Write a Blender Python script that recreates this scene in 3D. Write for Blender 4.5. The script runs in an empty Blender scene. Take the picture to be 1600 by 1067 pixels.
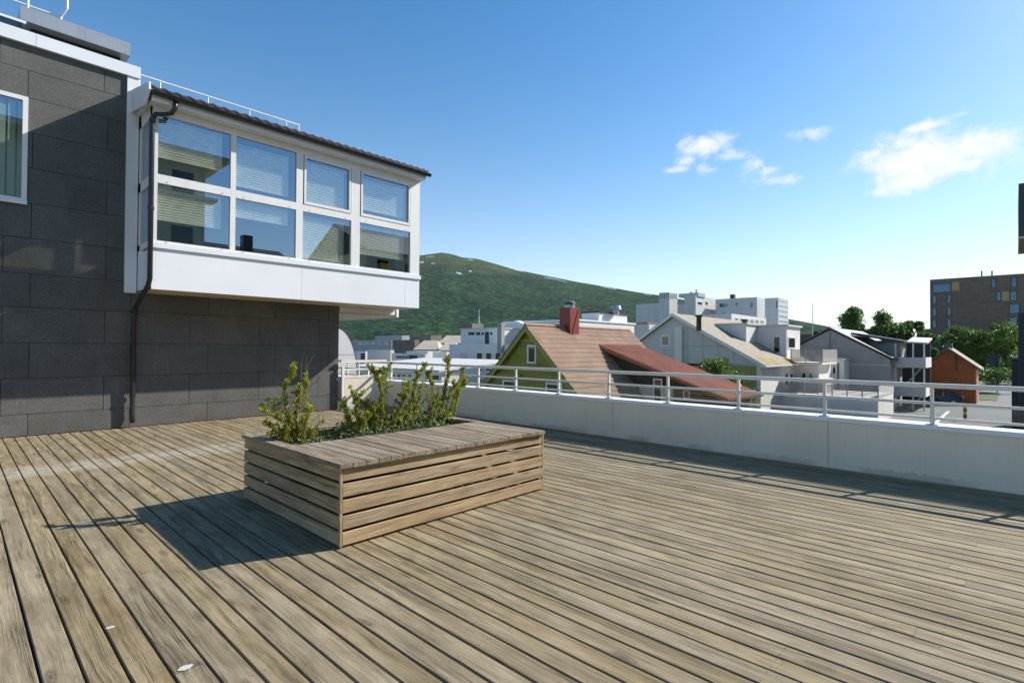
import bpy, bmesh, math, random
from mathutils import Matrix, Vector
random.seed(7)
S = bpy.context.scene
COL = S.collection
R = math.radians

# ------------------------------------------------------------------ camera
F = 829.0; HCAM = 1.6                       # focal length in photo pixels (1600 wide), eye height
def nrm(v): return Vector(v).normalized()
Xc = nrm((785, -15.5, -F)); Yc = nrm((-876, -4.5, -F))
Zc = Xc.cross(Yc).normalized(); Yc = Zc.cross(Xc)
MC = Matrix((Xc, Yc, Zc))                   # world = MC @ cam
CAM = Vector((0, 0, HCAM))
cd = bpy.data.cameras.new('camera'); co = bpy.data.objects.new('camera', cd); COL.objects.link(co)
cd.sensor_width = 36; cd.lens = F/1600*36; cd.clip_start = .05; cd.clip_end = 20000
co.matrix_world = Matrix.Translation(CAM) @ MC.to_4x4()
S.camera = co

def ray(x, y): return MC @ Vector(((x-800)/F, -(y-533.5)/F, -1))
def onX(x, y, X): r = ray(x, y); return CAM + r*(X/r.x)
def onY(x, y, Y): r = ray(x, y); return CAM + r*(Y/r.y)
def onZ(x, y, Z): r = ray(x, y); return CAM + r*((Z-HCAM)/r.z)
def dep(x, y, d): return CAM + ray(x, y)*d

# ------------------------------------------------------------------ sky, sun, exposure
SUN = Vector((1.31, -.56, 1)).normalized()
sun_el = math.asin(SUN.z); sun_az = math.atan2(SUN.y, SUN.x)
w = bpy.data.worlds.new('World'); S.world = w; w.use_nodes = True
nt = w.node_tree; nt.nodes.clear()
def N(t, typ, **kw):
    n = t.nodes.new(typ)
    for k, v in kw.items():
        if k in n.inputs: n.inputs[k].default_value = v
        else: setattr(n, k, v)
    return n
sky = N(nt, 'ShaderNodeTexSky', sky_type='NISHITA', sun_disc=False, sun_elevation=sun_el,
        sun_rotation=math.pi/2-sun_az, altitude=0, air_density=1.0, dust_density=.35, ozone_density=2.2)
tc = N(nt, 'ShaderNodeTexCoord')
def math_n(t, op, a, b=None, clamp=False):
    n = t.nodes.new('ShaderNodeMath'); n.operation = op; n.use_clamp = clamp
    for i, v in enumerate((a, b)):
        if v is None: continue
        if hasattr(v, 'is_linked') or hasattr(v, 'links'): t.links.new(v, n.inputs[i])
        else: n.inputs[i].default_value = v
    return n.outputs[0]
def ramp0(t, src, a, b):
    n = t.nodes.new('ShaderNodeMix'); n.data_type = 'RGBA'; t.links.new(src, n.inputs['Factor'])
    ia, ib = [i for i in n.inputs if i.type == 'RGBA']; ia.default_value = (*a, 1); ib.default_value = (*b, 1); return [o for o in n.outputs if o.type == 'RGBA'][0]
# clouds: soft blobs at sky directions, broken up by noise
clouds = [(1100, 230, 30, 15, 1), (1075, 245, 18, 16, .7), (1140, 243, 26, 9, .8), (1170, 258, 18, 8, .6), (1056, 267, 20, 5, .75), (1100, 264, 13, 9, .7), (1222, 282, 26, 8, .8), (1205, 266, 13, 6, .6),
          (1262, 211, 17, 8, .8), (1441, 199, 20, 5.5, .9), (1418, 248, 40, 24, 1.2), (1470, 250, 48, 22, 1.2), (1425, 280, 30, 14, 1.1), (1530, 228, 42, 15, .85), (1570, 240, 26, 14, .6),
          (1372, 300, 14, 5, .7), (1505, 179, 10, 3, .5), (1580, 420, 40, 6, .6), (1375, 250, 18, 18, .8)]
acc = None
for (cx, cy, sx, sy, wt) in clouds:
    c = ray(cx, cy).normalized()
    t1 = (ray(cx+1, cy).normalized()-c).normalized(); t2 = (ray(cx, cy-1).normalized()-c).normalized()
    k = F/ray(cx, cy).length
    def dot(v):
        n = nt.nodes.new('ShaderNodeVectorMath'); n.operation = 'DOT_PRODUCT'
        nt.links.new(tc.outputs['Generated'], n.inputs[0]); n.inputs[1].default_value = v
        return n.outputs['Value']
    u = dot(t1*(F/sx)); v = dot(t2*(F/sy)); cc = dot(c)
    q = math_n(nt, 'ADD', math_n(nt, 'MULTIPLY', u, u), math_n(nt, 'MULTIPLY', v, v))
    m = math_n(nt, 'MULTIPLY', math_n(nt, 'EXPONENT', math_n(nt, 'MULTIPLY', q, -.62)), wt)
    m = math_n(nt, 'MULTIPLY', m, math_n(nt, 'GREATER_THAN', cc, 0.2))
    acc = m if acc is None else math_n(nt, 'MAXIMUM', acc, m)
mp = N(nt, 'ShaderNodeMapping'); mp.inputs['Scale'].default_value = (1, 1, 1.5)
nt.links.new(tc.outputs['Generated'], mp.inputs[0])
n1 = N(nt, 'ShaderNodeTexNoise', Scale=24.0, Detail=10.0, Roughness=.66, Distortion=.5)
nt.links.new(mp.outputs[0], n1.inputs['Vector'])
cm = math_n(nt, 'ADD', math_n(nt, 'MULTIPLY', math_n(nt, 'SUBTRACT', n1.outputs[0], .5), 2.6), math_n(nt, 'MULTIPLY', acc, 1.25))
mr = N(nt, 'ShaderNodeMapRange', interpolation_type='SMOOTHSTEP'); mr.inputs['From Min'].default_value = .26; mr.inputs['From Max'].default_value = 1.45
nt.links.new(cm, mr.inputs['Value'])
cmask = math_n(nt, 'MULTIPLY', mr.outputs[0], math_n(nt, 'GREATER_THAN', acc, .05))
hs = N(nt, 'ShaderNodeHueSaturation', Saturation=1.4, Value=1.0, Hue=.496)
nt.links.new(sky.outputs[0], hs.inputs['Color'])
mixc = N(nt, 'ShaderNodeMix', data_type='RGBA'); nt.links.new(ramp0(nt, n1.outputs[0], (5.3, 5.5, 5.8), (6.3, 6.35, 6.4)), [i for i in mixc.inputs if i.type == 'RGBA'][1])
sz = N(nt, 'ShaderNodeSeparateXYZ'); nt.links.new(tc.outputs['Generated'], sz.inputs[0])
hzf = math_n(nt, 'MULTIPLY', math_n(nt, 'EXPONENT', math_n(nt, 'MULTIPLY', math_n(nt, 'MAXIMUM', sz.outputs[2], 0.0), -6.0)), .78)
hmix = N(nt, 'ShaderNodeMix', data_type='RGBA'); hmix.inputs['B'].default_value = (6.0, 6.2, 6.3, 1)
nt.links.new(hzf, hmix.inputs['Factor']); nt.links.new(hs.outputs[0], hmix.inputs['A'])
nt.links.new(cmask, mixc.inputs['Factor']); nt.links.new([o for o in hmix.outputs if o.type == 'RGBA'][0], [i for i in mixc.inputs if i.type == 'RGBA'][0])
bg = N(nt, 'ShaderNodeBackground', Strength=.115)
nt.links.new(mixc.outputs['Result'], bg.inputs['Color'])
wo = N(nt, 'ShaderNodeOutputWorld'); nt.links.new(bg.outputs[0], wo.inputs[0])

sd = bpy.data.lights.new('sun', 'SUN'); sd.energy = 5.0; sd.angle = R(.53); sd.color = (1, .95, .88)
so = bpy.data.objects.new('sun', sd); COL.objects.link(so)
so.rotation_euler = SUN.to_track_quat('Z', 'Y').to_euler(); so.location = (30, -12, 40)
S.view_settings.view_transform = 'Standard'; S.view_settings.look = 'None'
S.cycles.caustics_reflective = False; S.view_settings.exposure = 0.58; S.view_settings.gamma = 1

# ------------------------------------------------------------------ helpers
LOC = {}
class MB:
    def __init__(s): s.v = []; s.f = []
    def poly(s, pts):
        i = len(s.v); s.v += [tuple(p) for p in pts]; s.f.append(list(range(i, i+len(pts)))); return s
    def box(s, x0, x1, y0, y1, z0, z1):
        i = len(s.v)
        s.v += [(x, y, z) for z in (z0, z1) for y in (y0, y1) for x in (x0, x1)]
        s.f += [[i+a for a in q] for q in ((0, 2, 3, 1), (4, 5, 7, 6), (0, 1, 5, 4), (2, 6, 7, 3), (0, 4, 6, 2), (1, 3, 7, 5))]
        return s
    def prism(s, pts, d):                   # polygon pts (3D) extruded by vector d
        n = len(pts); i = len(s.v); d = Vector(d)
        s.v += [tuple(p) for p in pts] + [tuple(Vector(p)+d) for p in pts]
        s.f.append([i+k for k in range(n)]); s.f.append([i+n+k for k in reversed(range(n))])
        for k in range(n): s.f.append([i+k, i+(k+1) % n, i+n+(k+1) % n, i+n+k])
        return s
    def tube(s, pts, r, n=8, r1=None):
        pts = [Vector(p) for p in pts]; m = len(pts); base = len(s.v)
        for k, p in enumerate(pts):
            t = (pts[min(k+1, m-1)]-pts[max(k-1, 0)]).normalized()
            a = t.orthogonal().normalized() if k == 0 else (pa - t*pa.dot(t)).normalized()
            pa = a; b = t.cross(a)
            rr = r if r1 is None else r+(r1-r)*k/(m-1)
            for j in range(n):
                th = 2*math.pi*j/n; s.v.append(tuple(p+(a*math.cos(th)+b*math.sin(th))*rr))
        for k in range(m-1):
            for j in range(n):
                s.f.append([base+k*n+j, base+k*n+(j+1) % n, base+(k+1)*n+(j+1) % n, base+(k+1)*n+j])
        s.f.append([base+j for j in reversed(range(n))]); s.f.append([base+(m-1)*n+j for j in range(n)])
        return s
    def grid(s, fn, nu, nv):
        i = len(s.v)
        s.v += [tuple(fn(u/nu, v/nv)) for v in range(nv+1) for u in range(nu+1)]
        for v in range(nv):
            for u in range(nu):
                a = i+v*(nu+1)+u; s.f.append([a, a+1, a+nu+2, a+nu+1])
        return s
    def mesh(s, name, off=Vector((0, 0, 0)), fix=True):
        me = bpy.data.meshes.new(name)
        me.from_pydata([(x-off.x, y-off.y, z-off.z) for x, y, z in s.v], [], s.f)
        if fix:
            b = bmesh.new(); b.from_mesh(me); bmesh.ops.recalc_face_normals(b, faces=b.faces); b.to_mesh(me); b.free()
        return me
    def build(s, name, mat, parent=None, smooth=False, label=None, cat=None, group=None, kind=None, fix=True, bevel=0):
        if parent is not None: off = LOC[parent.name]
        else:
            xs = [p[0] for p in s.v]; ys = [p[1] for p in s.v]; zs = [p[2] for p in s.v]
            off = Vector(((min(xs)+max(xs))/2, (min(ys)+max(ys))/2, min(zs)))
        me = s.mesh(name, off, fix); me.materials.append(mat)
        o = bpy.data.objects.new(name, me); COL.objects.link(o)
        if smooth:
            for p in me.polygons: p.use_smooth = True
        if parent is not None: o.parent = parent
        else: o.location = off
        LOC[o.name] = off
        if bevel:
            md = o.modifiers.new('bevel', 'BEVEL'); md.width = bevel; md.segments = 2; md.limit_method = 'ANGLE'
        tag(o, label, cat, group, kind); return o
def tag(o, label=None, cat=None, group=None, kind=None):
    for k, v in (('label', label), ('category', cat), ('group', group), ('kind', kind)):
        if v: o[k] = v
def thing(name, label, cat, loc, group=None, kind=None):
    o = bpy.data.objects.new(name, None); COL.objects.link(o); o.location = loc; o.empty_display_size = .2
    LOC[o.name] = Vector(loc); tag(o, label, cat, group, kind); return o
def B(name, mat, parent, *boxes, **kw):
    m = MB()
    for b in boxes: m.box(*b)
    return m.build(name, mat, parent, **kw)

# ------------------------------------------------------------------ materials
def newmat(name):
    m = bpy.data.materials.new(name); m.use_nodes = True
    t = m.node_tree; return m, t, t.nodes['Principled BSDF']
def ramp(t, src, stops):
    n = t.nodes.new('ShaderNodeValToRGB'); e = n.color_ramp.elements
    while len(e) < len(stops): e.new(.5)
    for el, (p, c) in zip(e, stops): el.position = p; el.color = (*c, 1) if len(c) == 3 else c
    t.links.new(src, n.inputs[0]); return n.outputs[0]
def mixrgb(t, fac, a, b, mode='MIX'):
    n = t.nodes.new('ShaderNodeMix'); n.data_type = 'RGBA'; n.blend_type = mode
    for key, v in (('Factor', fac), ('A', a), ('B', b)):
        s = n.inputs[key] if key == 'Factor' else [i for i in n.inputs if i.name == key and i.type == 'RGBA'][0]
        if hasattr(v, 'links'): t.links.new(v, s)
        elif key == 'Factor': s.default_value = v
        else: s.default_value = (*v, 1)
    return [o for o in n.outputs if o.type == 'RGBA'][0]
def noise(t, vec, scale, detail=4, rough=.55, dist=0):
    n = N(t, 'ShaderNodeTexNoise', Scale=scale, Detail=detail, Roughness=rough, Distortion=dist)
    if vec is not None: t.links.new(vec, n.inputs['Vector'])
    return n.outputs[0]
def mapping(t, vec, scale, loc=None):
    n = t.nodes.new('ShaderNodeMapping'); n.inputs['Scale'].default_value = scale
    t.links.new(vec, n.inputs[0])
    if loc is not None: t.links.new(loc, n.inputs['Location'])
    return n.outputs[0]
def bump(t, bs, h, strength, dist=.01):
    n = N(t, 'ShaderNodeBump', Strength=strength, Distance=dist); t.links.new(h, n.inputs['Height'])
    t.links.new(n.outputs[0], bs.inputs['Normal'])
def sc(c, k): return tuple(min(1, x*k) for x in c)
def paint(name, c, rough=.55, var=.12, scale=3.0, bmp=0.0, bscale=40, metal=0, streak=True, spec=.5):
    m, t, bs = newmat(name)
    pos = N(t, 'ShaderNodeNewGeometry').outputs['Position']
    a = noise(t, pos, scale, 6, .6)
    col = ramp(t, a, [(.25, sc(c, 1-var)), (.75, sc(c, 1+var*.6))])
    if streak:
        b = noise(t, mapping(t, pos, (6, 6, .5)), 1.6, 5, .6)
        col = mixrgb(t, ramp(t, b, [(.5, (0, 0, 0)), (.8, (.45, .45, .45))]), col, sc(c, .72))
    t.links.new(col, bs.inputs['Base Color'])
    bs.inputs['Roughness'].default_value = rough; bs.inputs['Metallic'].default_value = metal
    bs.inputs['Specular IOR Level'].default_value = spec
    if bmp: bump(t, bs, noise(t, pos, bscale, 5, .6), bmp)
    return m
def plain(name, c, rough=.5, metal=0, emit=0):
    m, t, bs = newmat(name)
    pos = N(t, 'ShaderNodeNewGeometry').outputs['Position']
    col = ramp(t, noise(t, pos, 9, 3), [(.3, sc(c, .9)), (.7, sc(c, 1.08))])
    t.links.new(col, bs.inputs['Base Color']); bs.inputs['Roughness'].default_value = rough; bs.inputs['Metallic'].default_value = metal
    return m
def glass_mat(name, refl=.4, tint=(.75, .85, .85), gloss=(1, 1, 1), rough=.0):
    m = bpy.data.materials.new(name); m.use_nodes = True; t = m.node_tree; t.nodes.clear()
    tr = N(t, 'ShaderNodeBsdfTransparent'); tr.inputs[0].default_value = (*tint, 1)
    gl = N(t, 'ShaderNodeBsdfGlossy', Roughness=rough); gl.inputs[0].default_value = (*gloss, 1)
    lw = N(t, 'ShaderNodeFresnel', IOR=1.5)
    gb = N(t, 'ShaderNodeNewGeometry'); f = math_n(t, 'MULTIPLY', math_n(t, 'ADD', lw.outputs[0], refl, True), math_n(t, 'SUBTRACT', 1.0, gb.outputs['Backfacing']))
    mx = N(t, 'ShaderNodeMixShader'); t.links.new(f, mx.inputs[0]); t.links.new(tr.outputs[0], mx.inputs[1]); t.links.new(gl.outputs[0], mx.inputs[2])
    o = N(t, 'ShaderNodeOutputMaterial'); t.links.new(mx.outputs[0], o.inputs[0]); return m
def wood(name, light, mid, dark, width=.14, stain=False, screws=True, contrast=1.0):
    m, t, bs = newmat(name)
    tcn = N(t, 'ShaderNodeTexCoord'); oi = N(t, 'ShaderNodeObjectInfo')
    rnd = oi.outputs['Random']; pos = N(t, 'ShaderNodeNewGeometry').outputs['Position']
    cmb = N(t, 'ShaderNodeCombineXYZ')
    t.links.new(math_n(t, 'MULTIPLY', rnd, 37.0), cmb.inputs[0]); t.links.new(math_n(t, 'MULTIPLY', rnd, 91.0), cmb.inputs[1]); t.links.new(math_n(t, 'MULTIPLY', rnd, 53.0), cmb.inputs[2])
    add = N(t, 'ShaderNodeVectorMath', operation='ADD'); t.links.new(tcn.outputs['Object'], add.inputs[0]); t.links.new(cmb.outputs[0], add.inputs[1])
    v = add.outputs[0]
    # slow sideways wander of the grain
    wob = noise(t, mapping(t, v, (2, 1.6, 2)), 1.0, 2)
    wv = N(t, 'ShaderNodeCombineXYZ'); t.links.new(math_n(t, 'MULTIPLY', math_n(t, 'SUBTRACT', wob,   .5), .045), wv.inputs[0])
    add2 = N(t, 'ShaderNodeVectorMath', operation='ADD'); t.links.new(v, add2.inputs[0]); t.links.new(wv.outputs[0], add2.inputs[1])
    g = add2.outputs[0]
    big = noise(t, mapping(t, g, (9, .75, 9)), 1.0, 4, .6, .4)
    col = ramp(t, big, [(.30, mid), (.52, light), (.72, sc(light, 1.18))])
    patch = noise(t, mapping(t, v, (8, 2.6, 8)), 1.0, 5, .65)
    col = mixrgb(t, ramp(t, patch, [(.42, (0, 0, 0)), (.72, (.75*contrast,)*3)]), col, sc(mid, .8))
    # weathered dark streaks made of fine cracks
    st = noise(t, mapping(t, g, (17, .7, 17)), 1.0, 4, .6, .3)
    fine = noise(t, mapping(t, g, (170, 2.6, 170)), 1.0, 5, .7)
    stm = ramp(t, st, [(.46, (0, 0, 0)), (.63, (1, 1, 1))])
    fm = ramp(t, fine, [(.36, (1, 1, 1)), (.56, (.12, .12, .12))])
    sm = math_n(t, 'MULTIPLY', math_n(t, 'MULTIPLY', stm, fm), .95*contrast)
    col = mixrgb(t, sm, col, dark)
    gr = ramp(t, fine, [(.30, (.55, .54, .52)), (.58, (1.08, 1.08, 1.08))])
    col = mixrgb(t, .8, col, gr, 'MULTIPLY')
    # knots
    vo = N(t, 'ShaderNodeTexVoronoi', feature='F1', Scale=1.0); t.links.new(mapping(t, g, (9, 2.3, 9)), vo.inputs['Vector'])
    wn = N(t, 'ShaderNodeTexWhiteNoise'); t.links.new(vo.outputs['Position'], wn.inputs['Vector'])
    kn = ramp(t, vo.outputs['Distance'], [(.05, (1, 1, 1)), (.09, (.35, .35, .35)), (.13, (.8, .8, .8)), (.24, (0, 0, 0))])
    km = math_n(t, 'MULTIPLY', kn, math_n(t, 'GREATER_THAN', wn.outputs['Value'], .52))
    col = mixrgb(t, math_n(t, 'MULTIPLY', km, .75), col, sc(dark, 1.35))
    # each board its own tone
    hv = N(t, 'ShaderNodeHueSaturation'); t.links.new(col, hv.inputs['Color'])
    t.links.new(math_n(t, 'ADD', math_n(t, 'MULTIPLY', rnd, .12), .94), hv.inputs['Value'])
    r2 = math_n(t, 'FRACT', math_n(t, 'MULTIPLY', rnd, 17.3))
    t.links.new(math_n(t, 'ADD', math_n(t, 'MULTIPLY', r2, .2), .92), hv.inputs['Saturation'])
    col = hv.outputs[0]
    if screws:
        sx = N(t, 'ShaderNodeSeparateXYZ'); t.links.new(pos, sx.inputs[0]); so_ = N(t, 'ShaderNodeSeparateXYZ'); t.links.new(tcn.outputs['Object'], so_.inputs[0])
        fy = math_n(t, 'SUBTRACT', math_n(t, 'MULTIPLY', math_n(t, 'FRACT', math_n(t, 'DIVIDE', sx.outputs[1], .6)), .6), .3)
        fx = math_n(t, 'SUBTRACT', math_n(t, 'ABSOLUTE', so_.outputs[0]), .045)
        d2 = math_n(t, 'ADD', math_n(t, 'MULTIPLY', fx, fx), math_n(t, 'MULTIPLY', fy, fy))
        col = mixrgb(t, math_n(t, 'MULTIPLY', math_n(t, 'LESS_THAN', d2, .0000203), .8), col, (.03, .025, .02))
    if stain:                                # worn pale strip across the boards where something stood
        sy = N(t, 'ShaderNodeSeparateXYZ'); t.links.new(pos, sy.inputs[0])
        e = math_n(t, 'ADD', sy.outputs[1], math_n(t, 'MULTIPLY', math_n(t, 'SUBTRACT', noise(t, pos, 2.2, 4), .5), .55))
        d = math_n(t, 'ABSOLUTE', math_n(t, 'SUBTRACT', e, 9.05))
        bm = ramp(t, d, [(.22, (1, 1, 1)), (.5, (0, 0, 0))])
        xm = ramp(t, math_n(t, 'MULTIPLY', sy.outputs[0], .2), [(.55, (1, 1, 1)), (.8, (0, 0, 0))])
        pm = ramp(t, noise(t, pos, 5, 4, .65), [(.35, (.15, .15, .15)), (.6, (.85, .85, .85))])
        k = math_n(t, 'MULTIPLY', math_n(t, 'MULTIPLY', bm, xm), pm)
        col = mixrgb(t, math_n(t, 'MULTIPLY', k, .62), col, (.50, .46, .39))
    t.links.new(col, bs.inputs['Base Color']); bs.inputs['Roughness'].default_value = .78
    bs.inputs['Specular IOR Level'].default_value = .3
    bump(t, bs, math_n(t, 'SUBTRACT', fine, math_n(t, 'MULTIPLY', sm, .8)), .35, .004)
    return m
def cladding():
    m, t, bs = newmat('fibre_cement')
    pos = N(t, 'ShaderNodeNewGeometry').outputs['Position']; oi = N(t, 'ShaderNodeObjectInfo')
    a = noise(t, pos, 150, 3, .7); b = noise(t, pos, 1.7, 5, .6); c = noise(t, mapping(t, pos, (5, 5, .7)), 1.5, 5, .6)
    col = ramp(t, a, [(.3, (.045, .044, .041)), (.5, (.105, .102, .094)), (.72, (.24, .235, .215))])
    col = mixrgb(t, .55, col, ramp(t, b, [(.3, (.65, .65, .64)), (.7, (1.2, 1.2, 1.2))]), 'MULTIPLY')
    col = mixrgb(t, ramp(t, c, [(.58, (0, 0, 0)), (.8, (.3, .3, .3))]), col, (.2, .195, .185))
    hv = N(t, 'ShaderNodeHueSaturation'); t.links.new(col, hv.inputs['Color'])
    t.links.new(math_n(t, 'ADD', math_n(t, 'MULTIPLY', oi.outputs['Random'], .2), .9), hv.inputs['Value'])
    # brown splash dirt just above the deck
    sp = N(t, 'ShaderNodeSeparateXYZ'); t.links.new(pos, sp.inputs[0])
    dm = math_n(t, 'MULTIPLY', ramp(t, sp.outputs[2], [(.05, (1, 1, 1)), (.42, (0, 0, 0))]), ramp(t, noise(t, mapping(t, pos, (1.5, 1, 1.5)), 1.3, 4), [(.45, (0, 0, 0)), (.65, (.7, .7, .7))]))
    col = mixrgb(t, dm, hv.outputs[0], (.10, .075, .05))
    t.links.new(col, bs.inputs['Base Color']); bs.inputs['Roughness'].default_value = .85
    bump(t, bs, a, .5, .003); return m
def leaf(name, a, b, c=None):
    m, t, bs = newmat(name)
    pos = N(t, 'ShaderNodeNewGeometry').outputs['Position']
    wn = N(t, 'ShaderNodeTexWhiteNoise'); gi = N(t, 'ShaderNodeNewGeometry')
    t.links.new(gi.outputs['Random Per Island'], wn.inputs['Vector'])
    col = ramp(t, gi.outputs['Random Per Island'], [(.0, a), (.6, b), (1, c or sc(b, 1.5))])
    col = mixrgb(t, .5, col, ramp(t, noise(t, pos, 2.5, 3), [(.3, (.6, .62, .6)), (.7, (1.3, 1.3, 1.2))]), 'MULTIPLY')
    t.links.new(col, bs.inputs['Base Color']); bs.inputs['Roughness'].default_value = .5
    tl = N(t, 'ShaderNodeBsdfTranslucent'); t.links.new(col, tl.inputs[0])
    mx = N(t, 'ShaderNodeMixShader', Fac=.35); out = t.nodes['Material Output']
    t.links.new(bs.outputs[0], mx.inputs[1]); t.links.new(tl.outputs[0], mx.inputs[2]); t.links.new(mx.outputs[0], out.inputs[0])
    return m
def boards_mat(name, c, pitch, axis=1, dark=.55):      # painted timber with vertical board joints
    m, t, bs = newmat(name)
    pos = N(t, 'ShaderNodeNewGeometry').outputs['Position']
    sp = N(t, 'ShaderNodeSeparateXYZ'); t.links.new(pos, sp.inputs[0])
    f = math_n(t, 'FRACT', math_n(t, 'DIVIDE', sp.outputs[axis], pitch))
    line = ramp(t, f, [(0, (0, 0, 0)), (.10, (1, 1, 1)), (.9, (1, 1, 1)), (1, (0, 0, 0))])
    base = ramp(t, noise(t, mapping(t, pos, (3, 3, .8)), 2, 5), [(.3, sc(c, .82)), (.7, sc(c, 1.12))])
    col = mixrgb(t, line, sc(c, dark), base)
    t.links.new(col, bs.inputs['Base Color']); bs.inputs['Roughness'].default_value = .6
    bump(t, bs, line, .6, .02); return m

M = {}
M['deck'] = wood('deck_wood', (.325, .262, .16), (.205, .156, .085), (.042, .031, .02), stain=True)
M['plank'] = wood('planter_wood', (.47, .345, .205), (.34, .225, .115), (.10, .06, .032), contrast=.95, screws=False)
M['seat'] = wood('seat_wood', (.34, .27, .19), (.20, .15, .098), (.05, .038, .028), screws=False)
M['clad'] = cladding()
M['white'] = paint('white_metal', (.80, .81, .82), .4, .05, 1.2, bmp=.12, bscale=1.6, streak=False)
M['white2'] = paint('white_frame', (.78, .77, .74), .4, .04, 2)
M['galv'] = paint('galvanised_sheet', (.42, .43, .44), .4, .12, 2, metal=.5)
M['black'] = plain('black_plastic', (.018, .018, .02), .35)
M['dark'] = plain('dark_gap', (.012, .012, .012), .9)
M['tile_black'] = paint('black_roof_tile', (.05, .05, .055), .55, .3, 8)
M['soffit'] = paint('soffit_board', (.62, .53, .40), .6, .1, 2)
M['glass'] = glass_mat('bay_glass', .30, (.92, .94, .90), (.72, .86, 1.0))
M['glass2'] = glass_mat('dark_glass', .05, (.25, .3, .3))
M['glassrail'] = glass_mat('rail_glass', .02, (.93, .96, .95))
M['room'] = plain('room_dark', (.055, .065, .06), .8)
M['blind'] = plain('blind_fabric', (.86, .87, .82), .7)
M['vblind'] = plain('vertical_blind', (.32, .42, .40), .7)
M['rail'] = paint('rail_paint', (.80, .74, .65), .38, .06, 3)
M['parapet'] = None
M['soil'] = paint('soil', (.10, .075, .05), .95, .4, 18, .8, 30, streak=False)
M['asphalt'] = paint('asphalt', (.16, .155, .15), .9, .25, .6, .2, 30, streak=False)
M['ground'] = paint('town_ground', (.13, .14, .10), .95, .35, .05, streak=False)
M['linepaint'] = paint('line_paint', (.72, .72, .70), .6, .15, 4, streak=False)
M['concrete'] = paint('concrete', (.33, .325, .31), .85, .2, .8, .2, 20)
M['stucco'] = paint('white_render', (.76, .73, .68), .8, .08, .7)
M['stucco2'] = paint('grey_render', (.60, .58, .54), .8, .08, .7)
def panel_mat():
    m, t, bs = newmat('pale_panels'); pos = N(t, 'ShaderNodeNewGeometry').outputs['Position']; sp = N(t, 'ShaderNodeSeparateXYZ'); t.links.new(pos, sp.inputs[0])
    h = math_n(t, 'FRACT', math_n(t, 'DIVIDE', math_n(t, 'ADD', sp.outputs[0], sp.outputs[1]), 2.4)); v_ = math_n(t, 'FRACT', math_n(t, 'DIVIDE', sp.outputs[2], 1.2))
    ln = math_n(t, 'MAXIMUM', math_n(t, 'LESS_THAN', h, .035), math_n(t, 'LESS_THAN', v_, .06))
    col = ramp(t, noise(t, pos, .15, 5), [(.3, (.55, .55, .54)), (.7, (.65, .65, .64))]); col = mixrgb(t, math_n(t, 'MULTIPLY', ln, .6), col, (.3, .3, .3))
    t.links.new(col, bs.inputs['Base Color']); bs.inputs['Roughness'].default_value = .45; return m
M['panelwhite'] = panel_mat()
M['greyblue'] = paint('grey_blue_panel', (.33, .35, .38), .6, .1, .2)
M['tan'] = paint('tan_roof', (.42, .36, .28), .8, .2, .3)
M['brownroof'] = paint('brown_roof', (.2, .15, .12), .8, .2, .3)
M['copper'] = paint('green_copper', (.22, .48, .40), .6, .2, .5)
M['orange'] = boards_mat('orange_boards', (.52, .14, .032), .22)
M['green'] = boards_mat('green_boards', (.235, .235, .024), .2)
M['greentrim'] = paint('green_trim', (.29, .29, .035), .5, .1, 2)
M['darkgreen'] = boards_mat('dark_green_boards', (.05, .055, .03), .2)
M['redmetal'] = paint('red_metal', (.25, .026, .02), .45, .15, 3)
M['redroof'] = paint('red_roof', (.33, .115, .062), .7, .3, 1.0)
M['claytile'] = paint('clay_tile', (.35, .215, .135), .75, .3, 1.2)
M['yellowgreen'] = paint('olive_render', (.35, .33, .13), .8, .2, 1)
M['yellowwall'] = paint('cream_render', (.72, .69, .46), .8, .1, 1)
M['timbergrey'] = paint('weathered_slats', (.48, .44, .38), .8, .2, 3)
M['bark'] = paint('bark', (.10, .08, .06), .9, .3, 12)
M['stem'] = paint('shrub_stem', (.16, .10, .06), .8, .3, 30)
M['leaf'] = leaf('shrub_leaf', (.13, .18, .02), (.36, .39, .045), (.58, .50, .09))
M['weed'] = leaf('weed_leaf', (.035, .08, .015), (.09, .17, .03))
M['tree1'] = leaf('dark_tree_leaf', (.045, .095, .018), (.10, .18, .035))
M['tree2'] = leaf('bright_tree_leaf', (.05, .10, .015), (.13, .21, .03))
M['carpaint'] = plain('car_paint', (.012, .014, .018), .12)
M['steel'] = plain('steel', (.45, .45, .45), .35, .8)
M['yellow'] = plain('yellow_paint', (.75, .52, .04), .5)
M['ochre'] = plain('ochre_panel', (.42, .30, .11), .5)
M['blueink'] = plain('blue_spray_paint', (.03, .09, .30), .7)
M['bird'] = plain('chalky_white', (.5, .49, .45), .9)

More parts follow.
